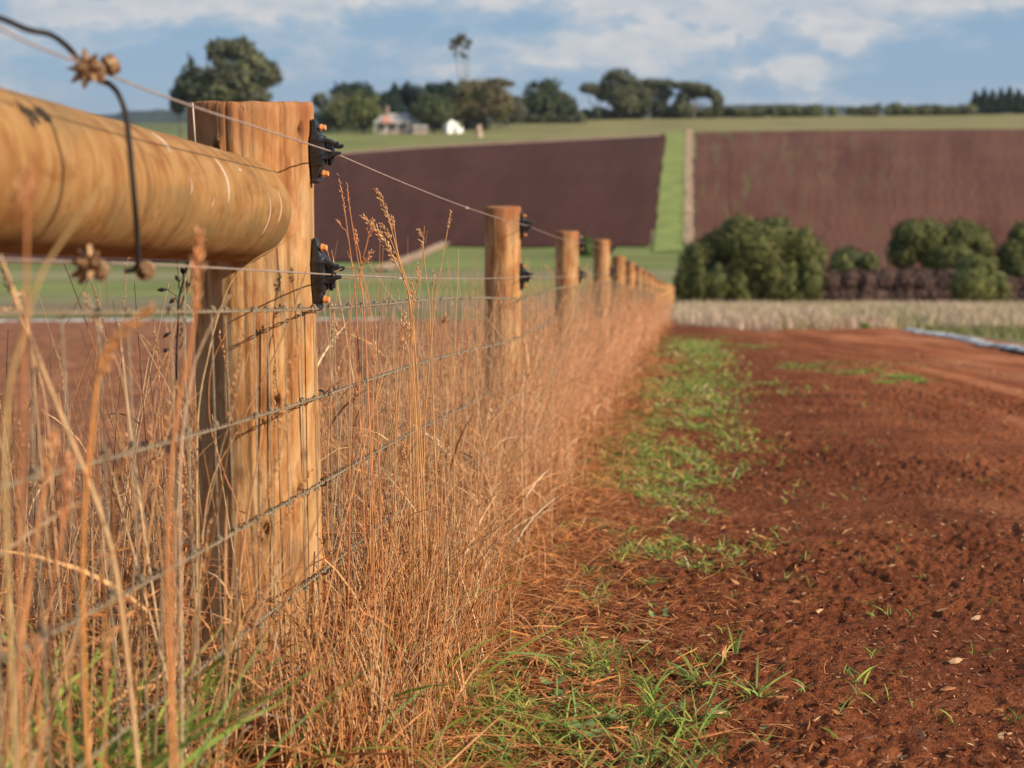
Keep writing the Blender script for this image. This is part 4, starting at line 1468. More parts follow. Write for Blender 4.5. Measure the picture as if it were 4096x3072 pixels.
# blurred stalks close to the camera on the left
NEAR = [([(110, 700), (108, 900), (104, 1150), (96, 1700), (80, 2500)], 1.12, .02, .0014, 'faint orange stalk crossing in front of the rail at far left', OR),
        ([(800, 935), (792, 1040), (782, 1150), (775, 1300), (740, 1500), (700, 1700), (670, 2300)], 1.45, .07, .0016, 'bright orange blurred seed stalk rising in front of the rail near the post', (.78, .33, .12)),
        ([(600, 1235), (560, 1270), (500, 1320), (440, 1390), (400, 1470), (370, 1700), (330, 2300)], 1.38, .075, .0018, 'bright orange blurred head bending over to the right', (.80, .34, .10)),
        ([(420, 720), (340, 830), (250, 960), (160, 1110), (90, 1350), (20, 1800)], 1.2, 0, .0017, 'pale blurred straw slanting across the rail at left', (.62, .42, .18)),
        ([(215, 1720), (200, 1850), (170, 2000), (120, 2300), (60, 2900)], 1.35, .05, .0018, 'blurred orange stalk in the lower left corner', (.75, .36, .14)),
        ([(280, 1830), (265, 1960), (250, 2120), (200, 2500)], 1.4, .06, .0016, 'blurred orange head low in the left grass', (.7, .3, .12)),
        ([(0, 1020), (60, 1180), (140, 1400), (260, 1700), (400, 2050), (480, 2400)], 1.55, 0, .0024, 'broad pale straw leaning from the left edge to the right', (.68, .44, .22)),
        ([(700, 2040), (695, 2250), (690, 2500), (700, 2900)], 1.6, 0, .0018, 'thick upright blurred straw left of the post foot', (.64, .32, .14)),
        ([(140, 2550), (150, 2750), (160, 3000)], 1.45, .03, .0016, 'reddish blurred stalk at the bottom left', (.6, .25, .1)),
        ([(920, 1180), (850, 1290), (800, 1400), (770, 1500), (720, 1900)], 1.75, 0, .0012, 'pale thin stalk with split tip before the post edge', (.75, .52, .33)),
        ([(12, 1045), (40, 1150), (110, 1360), (180, 1600), (210, 2000)], 1.9, .04, .0011, 'thin straw stalk with a narrow head at the far left', (.7, .45, .25)),
        ([(345, 1190), (370, 1260), (420, 1360), (490, 1520), (520, 1800)], 1.95, .05, .0012, 'knobbly brown stalk under the cable clamp', (.5, .3, .17)),
        ([(0, 1240), (60, 1250), (110, 1262)], 1.9, .05, .0011, 'small drooping head poking in from the left edge', (.6, .4, .22))]
for tr, d, hd_, r_, lb, cl in NEAR:
    stalk(tr, d, hd_, r_, lb, cl, fat=1.5)

# dried weed with dark pods beside the post
wd = empty('dead_weed', tuple(unp(700, 1500, 2.45)))
inv = Matrix.Translation(-wd.location)
s = Soup()
add_tube(s, curve_pts([unp(752, 1045, 2.45), unp(735, 1120, 2.45), unp(715, 1200, 2.45), unp(712, 1300, 2.45), unp(705, 1500, 2.45), unp(700, 2300, 2.45)], 30), .0016, 6, (.06, .045, .035))
add_tube(s, curve_pts([unp(770, 1060, 2.45), unp(760, 1130, 2.45), unp(735, 1190, 2.45), unp(712, 1260, 2.45)], 12), .0011, 6, (.06, .045, .035))
o = s.build('stem', M_BLADE, wd); o.matrix_parent_inverse = inv
for (a, b) in (((625, 1160), (668, 1158)), ((675, 1215), (702, 1192)), ((650, 1352), (680, 1330)), ((655, 1410), (668, 1395)), ((728, 1280), (745, 1275)), ((742, 1280), (735, 1320)), ((720, 1320), (735, 1315)), ((742, 1330), (730, 1370)),
               ((700, 1100), (715, 1125)), ((765, 1090), (770, 1130)), ((725, 1065), (735, 1100)), ((748, 1120), (745, 1150))):
    s = Soup()
    A_ = unp(*a, 2.43); B_ = unp(*b, 2.43)
    s.spindles(A_[None], (B_ - A_)[None], np.array([np.linalg.norm(B_ - A_) * 1.25]), np.array([.0036]), np.array([[.05, .032, .025]]))
    add_tube(s, [A_ * .4 + B_ * .6, B_, unp(712 + (b[0] - 700) * .2, b[1] + 25, 2.45)], .0007, 4, (.08, .06, .04))
    o = s.build('seed_pod', M_BLADE, wd); o.matrix_parent_inverse = inv
tag(wd, 'dead weed with black seed pods left of the thick post under the rail', 'weed')
# fine thread hanging on the thick post
s = Soup(); add_tube(s, [unp(770, 412, 2.70), unp(776, 500, 2.70), unp(782, 590, 2.70)], .0016, 5, (.75, .6, .5))
tag(s.build('pale_strand', M_SCR), 'pale straw strand hanging down the left side of the thick post top', 'strand')

# ------------------------------------------------------------------ dry grass field beyond the track
S = Soup()
nt = 42000
yt = rng.uniform(0, 1, nt) ** 1.3 * 69 + 28
xt = rng.uniform(-.02, .50, nt) * yt
ed = np.interp(xt / yt, [.10, .13, .16, .19, .215, .25, .27, .33], [41, 34, 29.5, 30, 32.5, 32.5, 35, 31]) + 1.2 * vn(xt * .8, xt * 0, 4)
ok = (yt > ed) & (xt > xf(yt) + .25)
yt, xt = yt[ok], xt[ok]; nt = len(yt)
hh = rng.uniform(.22, .52, nt)
P0t = np.stack([xt, yt, G(xt, yt) - .03], -1)
a = rng.uniform(0, 2 * np.pi, nt)
Dt = unit(np.stack([rng.normal(0, .25, nt), rng.normal(0, .25, nt), np.ones(nt)], -1))
Bt = np.stack([np.cos(a) * .3, np.sin(a) * .3, -np.ones(nt) * .15], -1) * hh[:, None]
cdry = pick(np.array([[.64, .48, .33], [.58, .43, .29], [.70, .54, .38], [.52, .39, .26]]), nt, .15)
patch = (fbm(xt / 3, yt / 6, 3, 77) > .62)[:, None]
cdry = np.where(patch, cdry * np.array([.72, .80, .62]), cdry)
S.blades(P0t, Dt, hh, Bt, rng.uniform(.02, .05, nt), cdry, 2, False, .3)
tag(S.build('dry_meadow_grass', M_BLADE), 'pale beige dry meadow grass between the track and the dark bushes', 'grass', kind='stuff')
# olive verge at the track's far side
S = Soup()
nt = 5000
yt = rng.uniform(12, 34, nt); xt = 7.45 + .086 * (yt - 21.6) + rng.uniform(0, 1.9, nt)
hh = rng.uniform(.05, .16, nt)
P0t = np.stack([xt, yt, G(xt, yt) - .03], -1)
S.blades(P0t, unit(np.stack([rng.normal(0, .4, nt), rng.normal(0, .4, nt), np.ones(nt)], -1)), hh, np.zeros((nt, 3)), rng.uniform(.01, .03, nt), pick(np.array([[.26, .25, .09], [.18, .22, .06], [.32, .26, .13]]), nt, .2), 2, False, .3)
tag(S.build('verge_grass', M_BLADE), 'low olive grass verge beyond the pale strip at the right', 'grass', kind='stuff')
# tall grass on the dry verge beside the green strip up the hill
S = Soup()
for L_, R_, nt, hh0 in ((((2738, 985), (2742, 525)), ((2774, 985), (2767, 525)), 5000, .8), (((1480, 1085), (1770, 978)), ((1560, 1085), (1800, 980)), 1200, .5)):
    a0, a1, b0, b1 = gpix(*L_[0]), gpix(*L_[1]), gpix(*R_[0]), gpix(*R_[1])
    k = rng.uniform(0, 1, nt)[:, None]; q_ = rng.uniform(0, 1, nt)[:, None]
    P = (a0 * (1 - k) + a1 * k) * (1 - q_) + (b0 * (1 - k) + b1 * k) * q_
    P[:, 2] = G(P[:, 0], P[:, 1])
    S.blades(P, unit(np.stack([rng.normal(0, .2, nt), rng.normal(0, .2, nt), np.ones(nt)], -1)), rng.uniform(.5, 1, nt) * hh0, np.zeros((nt, 3)), rng.uniform(.06, .14, nt), pick(np.array([[.66, .48, .34], [.58, .42, .29]]), nt, .15), 1, False, .5)
tag(S.build('verge_grass', M_BLADE), 'pale dry grass lining the green strip up the hill', 'grass', kind='stuff')

# pale crumpled strips (plastic sheeting) at the edges of the worked ground
def plas_mat():
    m, t = new_mat('pale sheeting')
    g = t.n('ShaderNodeNewGeometry').outputs['Position']
    c = t.ramp(t.noise(g, 3.2, 6, .7), [(.38, (.16, .10, .075)), (.46, (.44, .41, .38)), (.60, (.74, .72, .69))])
    return finish(m, t, c, .8, t.noise(g, 9, 4), .8, .05, spec=.25)


M_PLAS = plas_mat()


def sheet(name, pa, pb, wid, lab, amp=.10, seed=3):
    pa, pb = np.array(pa, float), np.array(pb, float)
    n, m = 260, 9
    k = np.linspace(0, 1, n)[:, None]
    c = pa * (1 - k) + pb * k
    dr = unit(pb - pa); nm = np.array([-dr[1], dr[0]])
    q_ = np.linspace(-.5, .5, m)
    P = c[:, None, :] + nm * (q_ * wid)[None, :, None]
    X, Y = P[..., 0], P[..., 1]
    hump = (1 - (2 * q_) ** 2)[None, :]
    X = X + .16 * (vn(X * 2.1, Y * 2.1, 5) - .5)
    Z = G(X, Y) + .01 + hump * amp * (.25 + 1.1 * fbm(X * 2.4, Y * 2.4, 3, seed))
    idx = np.arange(n * m).reshape(n, m)
    Q = np.stack([idx[:-1, :-1], idx[:-1, 1:], idx[1:, 1:], idx[1:, :-1]], -1).reshape(-1, 4)
    me = mesh_np(name, np.stack([X, Y, Z], -1).reshape(-1, 3), Q)
    tag(link(name, me, M_PLAS), lab, 'sheeting')


a, b = gpix(3640, 1322)[:2], gpix(4096, 1402)[:2]
sheet('plastic_sheeting', a, b + (b - a) * .9, .26, 'crumpled pale blue grey strip edging the red track at the right', .04)
a, b = gpix(-300, 1290)[:2], gpix(1540, 1280)[:2]
sheet('plastic_sheeting', a, b, .6, 'thin pale strip behind the fence where the red soil bed ends', .05, 8)


# ------------------------------------------------------------------ trees and bushes
def crown(lobes, n, leaf, cols, seed=1, shell=.55, nv=.55):
    """leaf-clump faces scattered through overlapping ellipsoids (local coordinates)"""
    S_ = Soup()
    lobes = np.array(lobes, float)
    vol = (lobes[:, 3] * lobes[:, 4] * lobes[:, 5]) ** .75
    ch = rng.choice(len(lobes), n, p=vol / vol.sum())
    v_ = unit(rng.normal(size=(n, 3)))
    rr_ = shell + (1 - shell) * rng.uniform(0, 1, n) ** .6
    rr_ *= 1 + .34 * (rng.uniform(0, 1, n) - .5)
    P = lobes[ch, :3] + v_ * rr_[:, None] * lobes[ch, 3:6]
    # ragged edges: clumps pulled out or missing
    g_ = fbm(P[:, 0] / (leaf * 7) + 50, P[:, 2] / (leaf * 7) + P[:, 1] / (leaf * 9), 2, seed)
    keep = g_ > .33
    P, v_, ch = P[keep], v_[keep], ch[keep]; n = len(P)
    sz = leaf * rng.uniform(.6, 1.4, n)
    nrm = unit(v_ + rng.normal(0, nv, (n, 3)))
    t1 = unit(np.cross(nrm, rng.normal(size=(n, 3)))); t2 = np.cross(nrm, t1)
    c_ = cols[rng.choice(len(cols), n)] * rng.uniform(.75, 1.25, (n, 1))
    ang = [0, 1.3, 2.4, 3.6, 5.0]
    V_ = np.stack([P + (t1 * math.cos(q) + t2 * math.sin(q)) * (sz * k)[:, None] for q, k in zip(ang, (.6, .45, .62, .42, .5))], 1)
    V_[:, 0] += nrm * (sz * .18)[:, None]
    T_ = (np.array([[0, 1, 2], [0, 2, 3], [0, 3, 4]])[None] + (np.arange(n) * 5)[:, None, None]).reshape(-1, 3)
    S_.add(V_.reshape(-1, 3), T=T_, C=np.repeat(c_, 5, 0))
    return S_


def trunk_geo(S_, base, tips, r0, rows_=8):
    base = np.array(base, float)
    fork = base + np.array([0, 0, max(t[2] for t in tips) * .38])
    add_tube(S_, curve_pts([base, (base + fork) / 2 + [r0 * .4, 0, 0], fork], 7), np.linspace(r0, r0 * .7, 7), 8)
    for t in tips:
        t = np.array(t, float)
        mid = fork * .55 + t * .45 + np.array([(t[0] - fork[0]) * .15, 0, -.04 * t[2]])
        add_tube(S_, curve_pts([fork - [0, 0, r0], mid, t], 9), np.linspace(r0 * .55, r0 * .12, 9), 6)


DARK = np.array([[.040, .062, .034], [.052, .072, .038], [.034, .055, .038]])
OLIVE = np.array([[.135, .145, .048], [.165, .168, .056], [.105, .125, .046]])
GREY = np.array([[.125, .128, .080], [.15, .148, .092], [.095, .108, .072]])
BROWN = np.array([[.17, .12, .06], [.13, .11, .05], [.19, .135, .07]])
PINE = np.array([[.022, .045, .030], [.028, .052, .034]])
LEAFN = 0


def gy(px_, d):
    p_ = unp(px_, 500, d); z_ = float(G(p_[0], d)) - CAMZ
    c_, s_ = math.cos(PITCH), math.sin(PITCH)
    return 1536 - F_PX * (d * s_ + z_ * c_) / (d * c_ - z_ * s_)


def tree(name, pxc, ybase, d, lobes_px, n, leaf_px, cols, lab, cat='tree', trunk=True, tips=None, r_px=6, group=None, depth=.8, shell=.35, grow=1.12):
    if pxc > 2340 and name == 'gum_tree': grow, n = 1.3, int(n * 1.25)
    if name == 'pine_tree' and pxc < 2000: grow, n = 1.22, int(n * 1.7)
    """lobes_px: (centre x, centre y, half width, half height) as seen from the photograph's distance d"""
    b = unp(pxc, ybase, d); x0 = b[0]
    gz = float(G(x0, d))
    e = empty(name, (x0, d, gz))
    m = d / F_PX
    lb = []
    for (cx, cy, rx, rz) in lobes_px:
        p_ = unp(cx, cy, d)
        lb.append((p_[0] - x0, rng.uniform(-.3, .3) * rx * m, p_[2] - gz, rx * m * grow, rx * m * depth * grow, rz * m * grow))
    crown(lb, int(n * 2.2), leaf_px * .85 * m, cols, int(pxc), shell).build('crown', M_FOLIAGE, e, smooth=False)
    if trunk:
        s_ = Soup()
        if tips is None:
            tips = [(l[0] * .75, l[1] * .6, l[2] - l[5] * .1) for l in lb[:6]]
        else:
            tips = [tuple(unp(tx, ty, d) - np.array([x0, d, gz])) for tx, ty in tips]
        trunk_geo(s_, (0, 0, -.3), tips, r_px * m)
        s_.build('trunk', M_BARK, e)
    tag(e, lab, cat, group)
    return e


TG = 'trees around the farmhouse on the ridge'
D0 = 480
# big spreading gum on the left
tree('gum_tree', 900, 480, 430, [(880, 200, 60, 38), (800, 220, 48, 42), (960, 205, 60, 45), (1000, 250, 60, 45), (820, 285, 75, 45), (1060, 300, 62, 42), (930, 300, 90, 55), (870, 370, 105, 50), (990, 375, 80, 55),
                                 (760, 340, 50, 40), (985, 168, 30, 22), (1075, 275, 38, 28), (790, 395, 50, 40), (860, 250, 45, 30), (1020, 420, 60, 45)], 5200, 17, np.vstack([OLIVE, GREY, GREY]),
     'large spreading gum tree rising behind the thick post', group=None, r_px=13)
tree('gum_tree', 718, 490, 430, [(728, 330, 22, 22), (715, 375, 30, 30), (712, 420, 30, 32)], 700, 12, np.vstack([DARK, GREY]), 'slim dark tree just left of the large spreading gum', r_px=5)
# around the house
tree('tree', 1320, 505, 500, [(1330, 410, 62, 38), (1300, 450, 55, 48), (1350, 470, 60, 42), (1275, 400, 25, 25)], 1500, 12, np.vstack([GREY, OLIVE]), 'grey green tree at the left end of the farmhouse trees', group=TG)
tree('tree', 1390, 505, 530, [(1370, 372, 45, 36), (1435, 368, 50, 38), (1400, 420, 80, 55), (1480, 400, 40, 40)], 1700, 12, DARK, 'tall dark rounded tree behind the olive one left of the house', group=TG)
tree('tree', 1452, 512, 490, [(1455, 405, 48, 42), (1440, 450, 55, 50), (1480, 460, 48, 40)], 1400, 12, OLIVE * 1.25, 'olive green rounded tree immediately left of the farmhouse', group=TG)
tree('pine_tree', 1520, 500, 560, [(1520, 385, 30, 20), (1525, 420, 45, 36), (1520, 460, 50, 36)], 600, 12, PINE, 'small dark conifer behind the left end of the roof', group=TG)
tree('pine_tree', 1573, 500, 560, [(1573, 355, 16, 20), (1573, 392, 28, 30), (1573, 435, 36, 40)], 700, 11, PINE, 'narrow pointed conifer behind the middle of the roof', group=TG)
tree('pine_tree', 1645, 500, 560, [(1640, 348, 24, 20), (1650, 380, 52, 34), (1655, 430, 64, 46)], 1100, 12, PINE, 'broad dark conifer behind the right end of the roof', group=TG)
tree('pine_tree', 1735, 500, 570, [(1735, 355, 32, 20), (1735, 400, 56, 40), (1740, 440, 60, 40)], 900, 12, PINE, 'dark conifer right of the broad one', group=TG)
tree('pine_tree', 1790, 500, 570, [(1788, 350, 24, 20), (1800, 390, 50, 40), (1800, 440, 56, 40)], 800, 12, PINE, 'dark conifer half hidden by the brown tree', group=TG)
tree('tree', 1735, 515, 485, [(1735, 415, 68, 36), (1720, 450, 74, 42), (1765, 450, 60, 40)], 1700, 12, np.vstack([DARK, OLIVE]), 'dark rounded tree between the farmhouse and the white shed', group=TG)
tree('tree', 1885, 515, 506, [(1850, 360, 50, 36), (1905, 360, 62, 42), (1960, 385, 60, 46), (1880, 420, 80, 50), (1960, 440, 72, 44), (1840, 440, 36, 40), (2000, 420, 55, 60)], 3000, 13, np.vstack([BROWN, OLIVE, BROWN]),
     'large brown and olive tree with drooping crown right of the white shed', r_px=11, group=TG)
tree('gum_tree', 2000, 500, 520, [(1985, 330, 50, 13), (2030, 335, 28, 11), (1965, 350, 30, 15), (2000, 322, 25, 9)], 700, 9, np.vstack([GREY, BROWN]), 'flat topped sparse gum crown above the brown tree', group=TG, tips=[(1960, 345), (2000, 330), (2030, 340)])
tree('gum_tree', 1868, 500, 530, [(1818, 165, 18, 11), (1846, 150, 20, 13), (1876, 168, 15, 9), (1804, 190, 8, 14), (1838, 178, 13, 9), (1862, 190, 9, 8), (1862, 225, 6, 12), (1822, 205, 9, 20), (1872, 198, 8, 18), (1848, 215, 8, 14)], 620, 7, np.vstack([GREY, BROWN]), 'very tall bare stemmed gum with a small flat crown',
     tips=[(1815, 172), (1846, 158), (1872, 172)], r_px=6, group=TG)
tree('tree', 2180, 495, 562, [(2150, 360, 60, 34), (2200, 355, 50, 36), (2170, 410, 84, 52), (2240, 420, 52, 48), (2120, 430, 40, 44)], 2400, 12, np.vstack([DARK, DARK, OLIVE]), 'dark dome shaped tree in the middle of the ridge', group=TG)
tree('tree', 2290, 490, 566, [(2280, 440, 50, 34), (2340, 455, 55, 28)], 900, 12, np.vstack([GREY, DARK]), 'low grey green tree right of the dark dome shaped one', group=TG)
tree('gum_tree', 2070, 495, 558, [(2060, 440, 48, 50), (2040, 470, 40, 30)], 700, 12, GREY, 'grey tree filling the gap left of the dark dome shaped one', group=TG)
tree('gum_tree', 2375, 480, 590, [(2355, 353, 38, 15), (2395, 362, 36, 15), (2410, 385, 22, 15)], 800, 10, GREY, 'slender umbrella shaped gum with a thin trunk', tips=[(2350, 360), (2390, 365), (2415, 385)], r_px=5, group=TG)
tree('gum_tree', 2480, 475, 590, [(2475, 305, 44, 22), (2450, 335, 40, 30), (2515, 330, 44, 28), (2480, 375, 56, 36), (2540, 355, 34, 26), (2500, 415, 50, 32), (2580, 390, 26, 30)], 2700, 11, np.vstack([GREY, GREY, OLIVE]),
     'tallest rounded gum in the right hand group on the ridge', r_px=8, group=TG)
tree('gum_tree', 2640, 475, 592, [(2610, 332, 44, 13), (2650, 335, 44, 13), (2600, 360, 36, 24), (2660, 372, 28, 22), (2640, 420, 26, 28), (2580, 420, 30, 34)], 1200, 10, GREY, 'pale flat crowned gum between the tallest and the arching one', r_px=6, group=TG)
tree('gum_tree', 2770, 475, 590, [(2740, 342, 50, 12), (2790, 352, 44, 16), (2830, 375, 42, 16), (2860, 400, 28, 22), (2745, 400, 34, 40), (2730, 430, 40, 26), (2790, 375, 30, 14), (2870, 430, 20, 24)], 2100, 10, np.vstack([GREY, OLIVE]),
     'arching gum with sky showing through at the right end of the group', r_px=8, group=TG)
for i, px in enumerate(np.arange(1270, 2360, 78)):
    if 1500 < px < 1690 or 1770 < px < 1860: continue
    hh = rng.uniform(34, 60); dq = 512 + 20 * (i % 2) if px < 2000 else 560; yb = gy(px, dq)
    tree('shrub', px, yb, dq, [(px, yb - hh * .5, 46, hh * .6), (px + 30, yb - hh * .35, 32, hh * .5)], 450, 11, np.vstack([DARK, OLIVE, GREY]), f'low shrub filling the foot of the farmhouse trees, {ORD[i]} from the left', 'shrub', False,
         group='shrubs under the farmhouse trees', depth=1)
# hedge row of shrubs along the ridge
for i, px in enumerate(np.concatenate([np.arange(2340, 2900, 62), np.arange(2910, 3870, 56)])):
    if 3320 < px < 3380: continue
    hh = rng.uniform(27, 42); yb = gy(px, 598)
    tree('shrub', px, yb, 598, [(px, yb - hh * .6, 36, hh * .6), (px + 20, yb - hh * .45, 24, hh * .5)], 380, 9, np.vstack([OLIVE * 1.15, OLIVE, GREY]), f'olive shrub in the long row along the crest of the ridge, {ORD[i]} from the left', 'shrub', False,
         group='shrubs along the crest', depth=1)
for i, px in enumerate(list(range(3902, 4120, 34))):
    hh = [372, 362, 368, 360, 356, 364, 360, 358, 366, 360, 362, 365][i % 12]
    tree('pine_tree', px, 452, 606, [(px, hh + 6, 7, 14), (px, hh + 24, 14, 18), (px, hh + 46, 20, 22), (px, hh + 70, 25, 22)], 700, 8, PINE, f'dark pointed conifer in the right hand crest row, {ORD[i]} from the left', r_px=3, group='conifer row at the right', depth=1)
tree('shrub', 2352, 1065, 165, [(2345, 990, 40, 42), (2365, 1015, 42, 44), (2335, 1030, 34, 40)], 900, 13, OLIVE * np.array([.75, 1.0, .7]), 'rounded green bush in the valley seen between the third and fourth posts', 'bush', False)


def bush(pxc, d, lobes_px, n, leaf, cols, lab, group=None, name='bush', core=.80):
    x0 = unp(pxc, 1215, d)[0]; gz = float(G(x0, d))
    e = empty(name, (x0, d, gz)); m = d / F_PX
    lb = []; cs = Soup()
    for (cx, cy, rx, rz) in lobes_px:
        p_ = unp(cx, cy, d)
        L_ = (p_[0] - x0, rng.uniform(-.25, .25) * rx * m - 1.25 * (cy > 1050) * rx * m, p_[2] - gz, rx * m, rx * m * .9, rz * m)
        lb.append(L_)
        a_ = np.linspace(0, 2 * np.pi, 12, endpoint=False)
        rings = []
        for ph in np.linspace(-1.45, 1.45, 7):
            k = core * (1 + .12 * np.sin(a_ * 3 + ph * 5 + cx))
            rings.append(np.stack([L_[0] + np.cos(a_) * math.cos(ph) * L_[3] * k, L_[1] + np.sin(a_) * math.cos(ph) * L_[4] * k, L_[2] + math.sin(ph) * L_[5] * k], -1))
        rg = np.array(rings); idx_ = np.arange(84).reshape(7, 12); nx_ = np.roll(idx_, -1, 1)
        cs.add(rg.reshape(-1, 3), np.stack([idx_[:-1], nx_[:-1], nx_[1:], idx_[1:]], -1).reshape(-1, 4), C=cols[0] * .8)
    crown(lb, n, leaf * m, cols, int(pxc), .78, .32).build('foliage', M_FOLIAGE, e, smooth=False)
    cs.build('inner_hull', M_FOLIAGE, e)  # darkened foliage-coloured hull added inside so the bush is not see-through
    tag(e, lab, 'bush', group)
    return e


BUSH = 1.15 * np.array([[.085, .092, .026], [.125, .128, .036], [.06, .07, .022], [.21, .20, .062]])
BG = 'dark bushes beyond the dry grass'
bush(2990, 96, [(3080, 945, 120, 82), (2960, 940, 115, 80), (2880, 985, 80, 80), (2800, 1045, 85, 85), (3190, 985, 75, 85), (3255, 1030, 55, 80), (3000, 1000, 140, 110), (2860, 1130, 62, 110), (2935, 1120, 55, 105), (2730, 1140, 45, 90), (2790, 1130, 50, 95),
                (3075, 1105, 58, 120), (3140, 1130, 55, 105), (3225, 1118, 62, 110), (3010, 1150, 50, 80), (2950, 1185, 50, 45), (3180, 1180, 50, 50)], 26000, 9, BUSH, 'largest dark rounded bush group beside the end of the fence', BG)
bush(3420, 112, [(3400, 1035, 72, 48), (3450, 1045, 60, 42), (3350, 1060, 50, 50)], 2600, 12, BUSH * np.array([.8, .85, .9]), 'small low bush between the two big bush groups', BG)
bush(3760, 100, [(3640, 940, 72, 65), (3720, 960, 80, 80), (3850, 960, 85, 80), (3920, 990, 62, 90), (3610, 1010, 62, 75), (3800, 1030, 120, 70), (3740, 1000, 70, 80), (3930, 1060, 50, 50)], 16000, 9, BUSH, 'wide flat topped bush behind the brown hedge', BG)
bush(3890, 92, [(3880, 1075, 70, 62), (3850, 1140, 85, 75), (3930, 1150, 82, 70), (3965, 1170, 45, 50)], 9000, 9, BUSH * 1.3, 'bright green round bush in front of the brown hedge', BG)
bush(4110, 100, [(4090, 960, 55, 75), (4040, 1030, 60, 70), (4120, 1030, 90, 90), (4200, 960, 90, 90), (4060, 1080, 50, 40), (4260, 1040, 90, 90)], 10000, 9, BUSH * .9, 'tall dark bush cut off by the right edge of the photo', BG)
HB = np.array([[.15, .085, .068], [.115, .066, .056], [.19, .115, .085]])
bush(3540, 97, [(3300 + 26 * k, 1120 + 5 * math.sin(k * 1.3), 40, 48) for k in range(22)] + [(3300 + 28 * k, 1178, 40, 50) for k in range(20)], 18000, 9, HB, 'low purplish brown hedge between the dark bushes', name='hedge')
bush(4110, 97, [(4020 + 62 * k, 1140, 48, 42) for k in range(5)] + [(4020 + 62 * k, 1180, 48, 40) for k in range(5)], 3000, 9, HB, 'short stretch of brown hedge at the right edge of the photo', name='hedge')
tree('shrub', 3440, 1330, 33, [(3425, 1312, 24, 14), (3455, 1308, 26, 16)], 260, 7, np.array([[.14, .27, .05]]), 'bright green weed clump at the front of the dry meadow', 'weed', False)
for px, d, hpx in ((3740, 80, 34), (2720, 60, 30)):
    pass

# ------------------------------------------------------------------ farm buildings
M_WALL = simple('farmhouse wall', (.44, .34, .29), .8, 0, .15, 1.2, .2)
M_ROOF = simple('iron roof', (.42, .38, .33), .6, .0, .15, .8, .3)
M_RROOF = simple('red roof', (.55, .26, .19), .7, .0, .15, .8, .3)
M_GLASS = simple('dark window', (.03, .035, .04), .15, 0, .2, 1, .5)
M_WHITE = simple('white shed wall', (.88, .86, .82), .6, 0, .05, 1, .3)
M_BRICK = simple('chimney brick', (.40, .27, .2), .85, 0, .2, 2, .2)


def prism(S_, x0, x1, y0, y1, z0, z1, inset):
    """hipped roof solid"""
    ym = (y0 + y1) / 2
    V_ = np.array([[x0, y0, z0], [x1, y0, z0], [x1, y1, z0], [x0, y1, z0], [x0 + inset, ym, z1], [x1 - inset, ym, z1]], float)
    S_.add(V_, Q=np.array([[0, 1, 5, 4], [2, 3, 4, 5], [0, 3, 2, 1]]), T=np.array([[1, 2, 5], [3, 0, 4]]))


dh = 482
hx = unp(1590, 510, dh)[0]; hz = float(G(hx, dh))
m = dh / F_PX
H = empty('farmhouse', (hx, dh, hz))
s = Soup(); add_box(s, (0, 4.2, 1.4), (6.1, 3.5, 1.7)); s.build('wall', M_WALL, H, smooth=False)
s = Soup(); prism(s, -7.2, 7.2, -.9, 9.2, 3.1, 5.9, 3.0); rf = s.build('roof', M_ROOF, H, smooth=False)
s = Soup(); add_box(s, (-3.1, 3.0, 6.3), (.45, .45, 1.5)); add_box(s, (-3.1, 3.0, 7.85), (.55, .55, .12)); s.build('chimney', M_BRICK, rf, smooth=False)
s = Soup(); prism(s, -5.0, -1.4, -1.3, 2.4, 3.17, 5.1, 1.2); s.build('roof', M_RROOF, H, smooth=False)
for x in (-6.6, -3.3, 0, 3.3, 6.6):
    s = Soup(); add_box(s, (x, -.6, 1.4), (.09, .09, 1.7)); s.build('verandah_post', M_WHITE, H, smooth=False)
for x in (-4.6, -1.6, 1.4, 4.4):
    s = Soup(); add_box(s, (x, .69, 1.7), (.7, .05, .75)); wn = s.build('window', M_GLASS, H, smooth=False)
    s = Soup()
    for dx, dz, hx_, hz_ in ((-.75, 0, .06, .85), (.75, 0, .06, .85), (0, .8, .8, .06), (0, -.8, .8, .06)):
        add_box(s, (x + dx, .64, 1.7 + dz), (hx_, .06, hz_))
    s.build('frame', M_WHITE, wn, smooth=False)
s = Soup(); add_box(s, (.0, .69, 1.1), (.45, .05, 1.05)); s.build('door', M_CHIP2, H, smooth=False)
tag(H, 'low farmhouse with pale grey and red roof among trees on the ridge', 'farmhouse')
sxp = unp(1812, 505, 482); sz = float(G(sxp[0], 482))
Sh = empty('shed', (sxp[0], 482, sz), R(32))
s = Soup(); add_box(s, (0, 1.5, 1.1), (1.9, 1.6, 1.3)); s.build('wall', M_WHITE, Sh, smooth=False)
s = Soup()
V_ = np.array([[-2.2, -.3, 2.42], [2.2, -.3, 2.42], [2.2, 3.3, 2.42], [-2.2, 3.3, 2.42], [-.7, -.3, 3.9], [-.7, 3.3, 3.9]], float)
s.add(V_, Q=np.array([[0, 4, 5, 3], [1, 2, 5, 4], [0, 3, 2, 1]]), T=np.array([[0, 1, 4], [2, 3, 5]]))
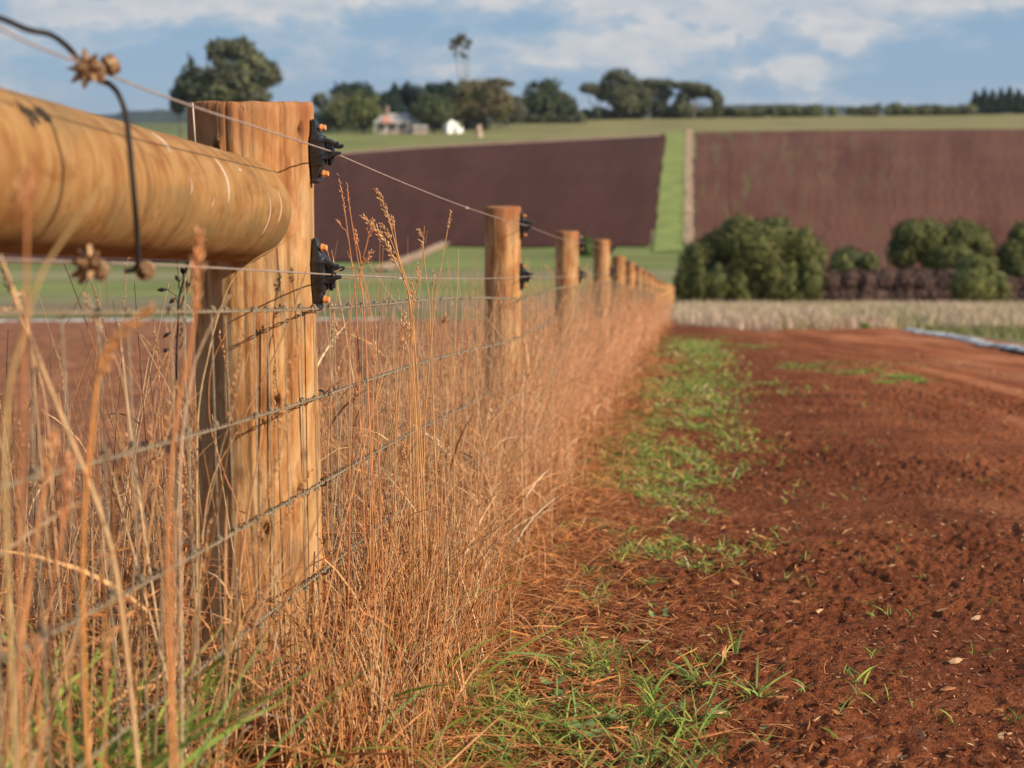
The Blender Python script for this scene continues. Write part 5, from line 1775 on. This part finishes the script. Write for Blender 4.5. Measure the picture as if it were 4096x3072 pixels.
s.build('roof', M_WHITE, Sh, smooth=False)
s = Soup(); add_box(s, (2.7, 1.3, .7), (.8, 1.1, .9)); s.build('lean_to', M_WHITE, Sh, smooth=False)
s = Soup(); add_box(s, (.6, -.13, .75), (.42, .03, .92)); s.build('door', M_GLASS, Sh, smooth=False)
tag(Sh, 'small white gabled shed right of the farmhouse', 'shed')
for px, d, lab in ((1680, 480, 'pale low garden shelter beside the right end of the farmhouse'), ):
    q = unp(px, 508, d); z = float(G(q[0], d))
    e = empty('garden_shelter', (q[0], d, z))
    s = Soup(); add_box(s, (0, 1, .7), (2.1, 1.0, 1.0)); s.build('wall', M_WALL, e, smooth=False)
    s = Soup(); prism(s, -2.5, 2.5, -.4, 2.4, 1.72, 2.6, .6); s.build('roof', M_ROOF, e, smooth=False)
    tag(e, lab, 'shelter')
# pale stump standing in the pasture under the brown tree
q = gpix(1915, 548); e = empty('tree_stump', tuple(q))
s = Soup(); add_tube(s, curve_pts([(0, 0, -.3), (.1, 0, 1.0), (-.1, 0, 2.2), (.15, 0, 3.4)], 14), np.linspace(1.0, .7, 14) * (1 + .15 * np.sin(np.arange(14))), 12)
s.build('trunk', simple('pale dead wood', (.48, .34, .25), .9, 0, .3, 2, .2), e)
s = Soup(); add_tube(s, [(.3, 0, 2.0), (1.2, -.2, 3.0)], [.25, .1], 7); s.build('broken_limb', M_BARK, e)
tag(e, 'pale broken tree stump on the pasture below the brown tree', 'stump')

# ------------------------------------------------------------------ haze
HAZE = 0.00006
bpy.context.view_layer.update()
hm, t = new_mat('haze')
pv = t.n('ShaderNodeVolumePrincipled')
pv.inputs['Color'].default_value = (.88, .93, 1.0, 1)
pv.inputs['Density'].default_value = HAZE
pv.inputs['Anisotropy'].default_value = .2
ho = t.n('ShaderNodeOutputMaterial')
t.l(pv.outputs[0], ho.inputs['Volume'])
s = Soup(); add_box(s, (0, 3980, 20), (8000, 4060, 48))
hz_ = s.build('haze', hm, smooth=False)
hz_['kind'] = 'stuff'
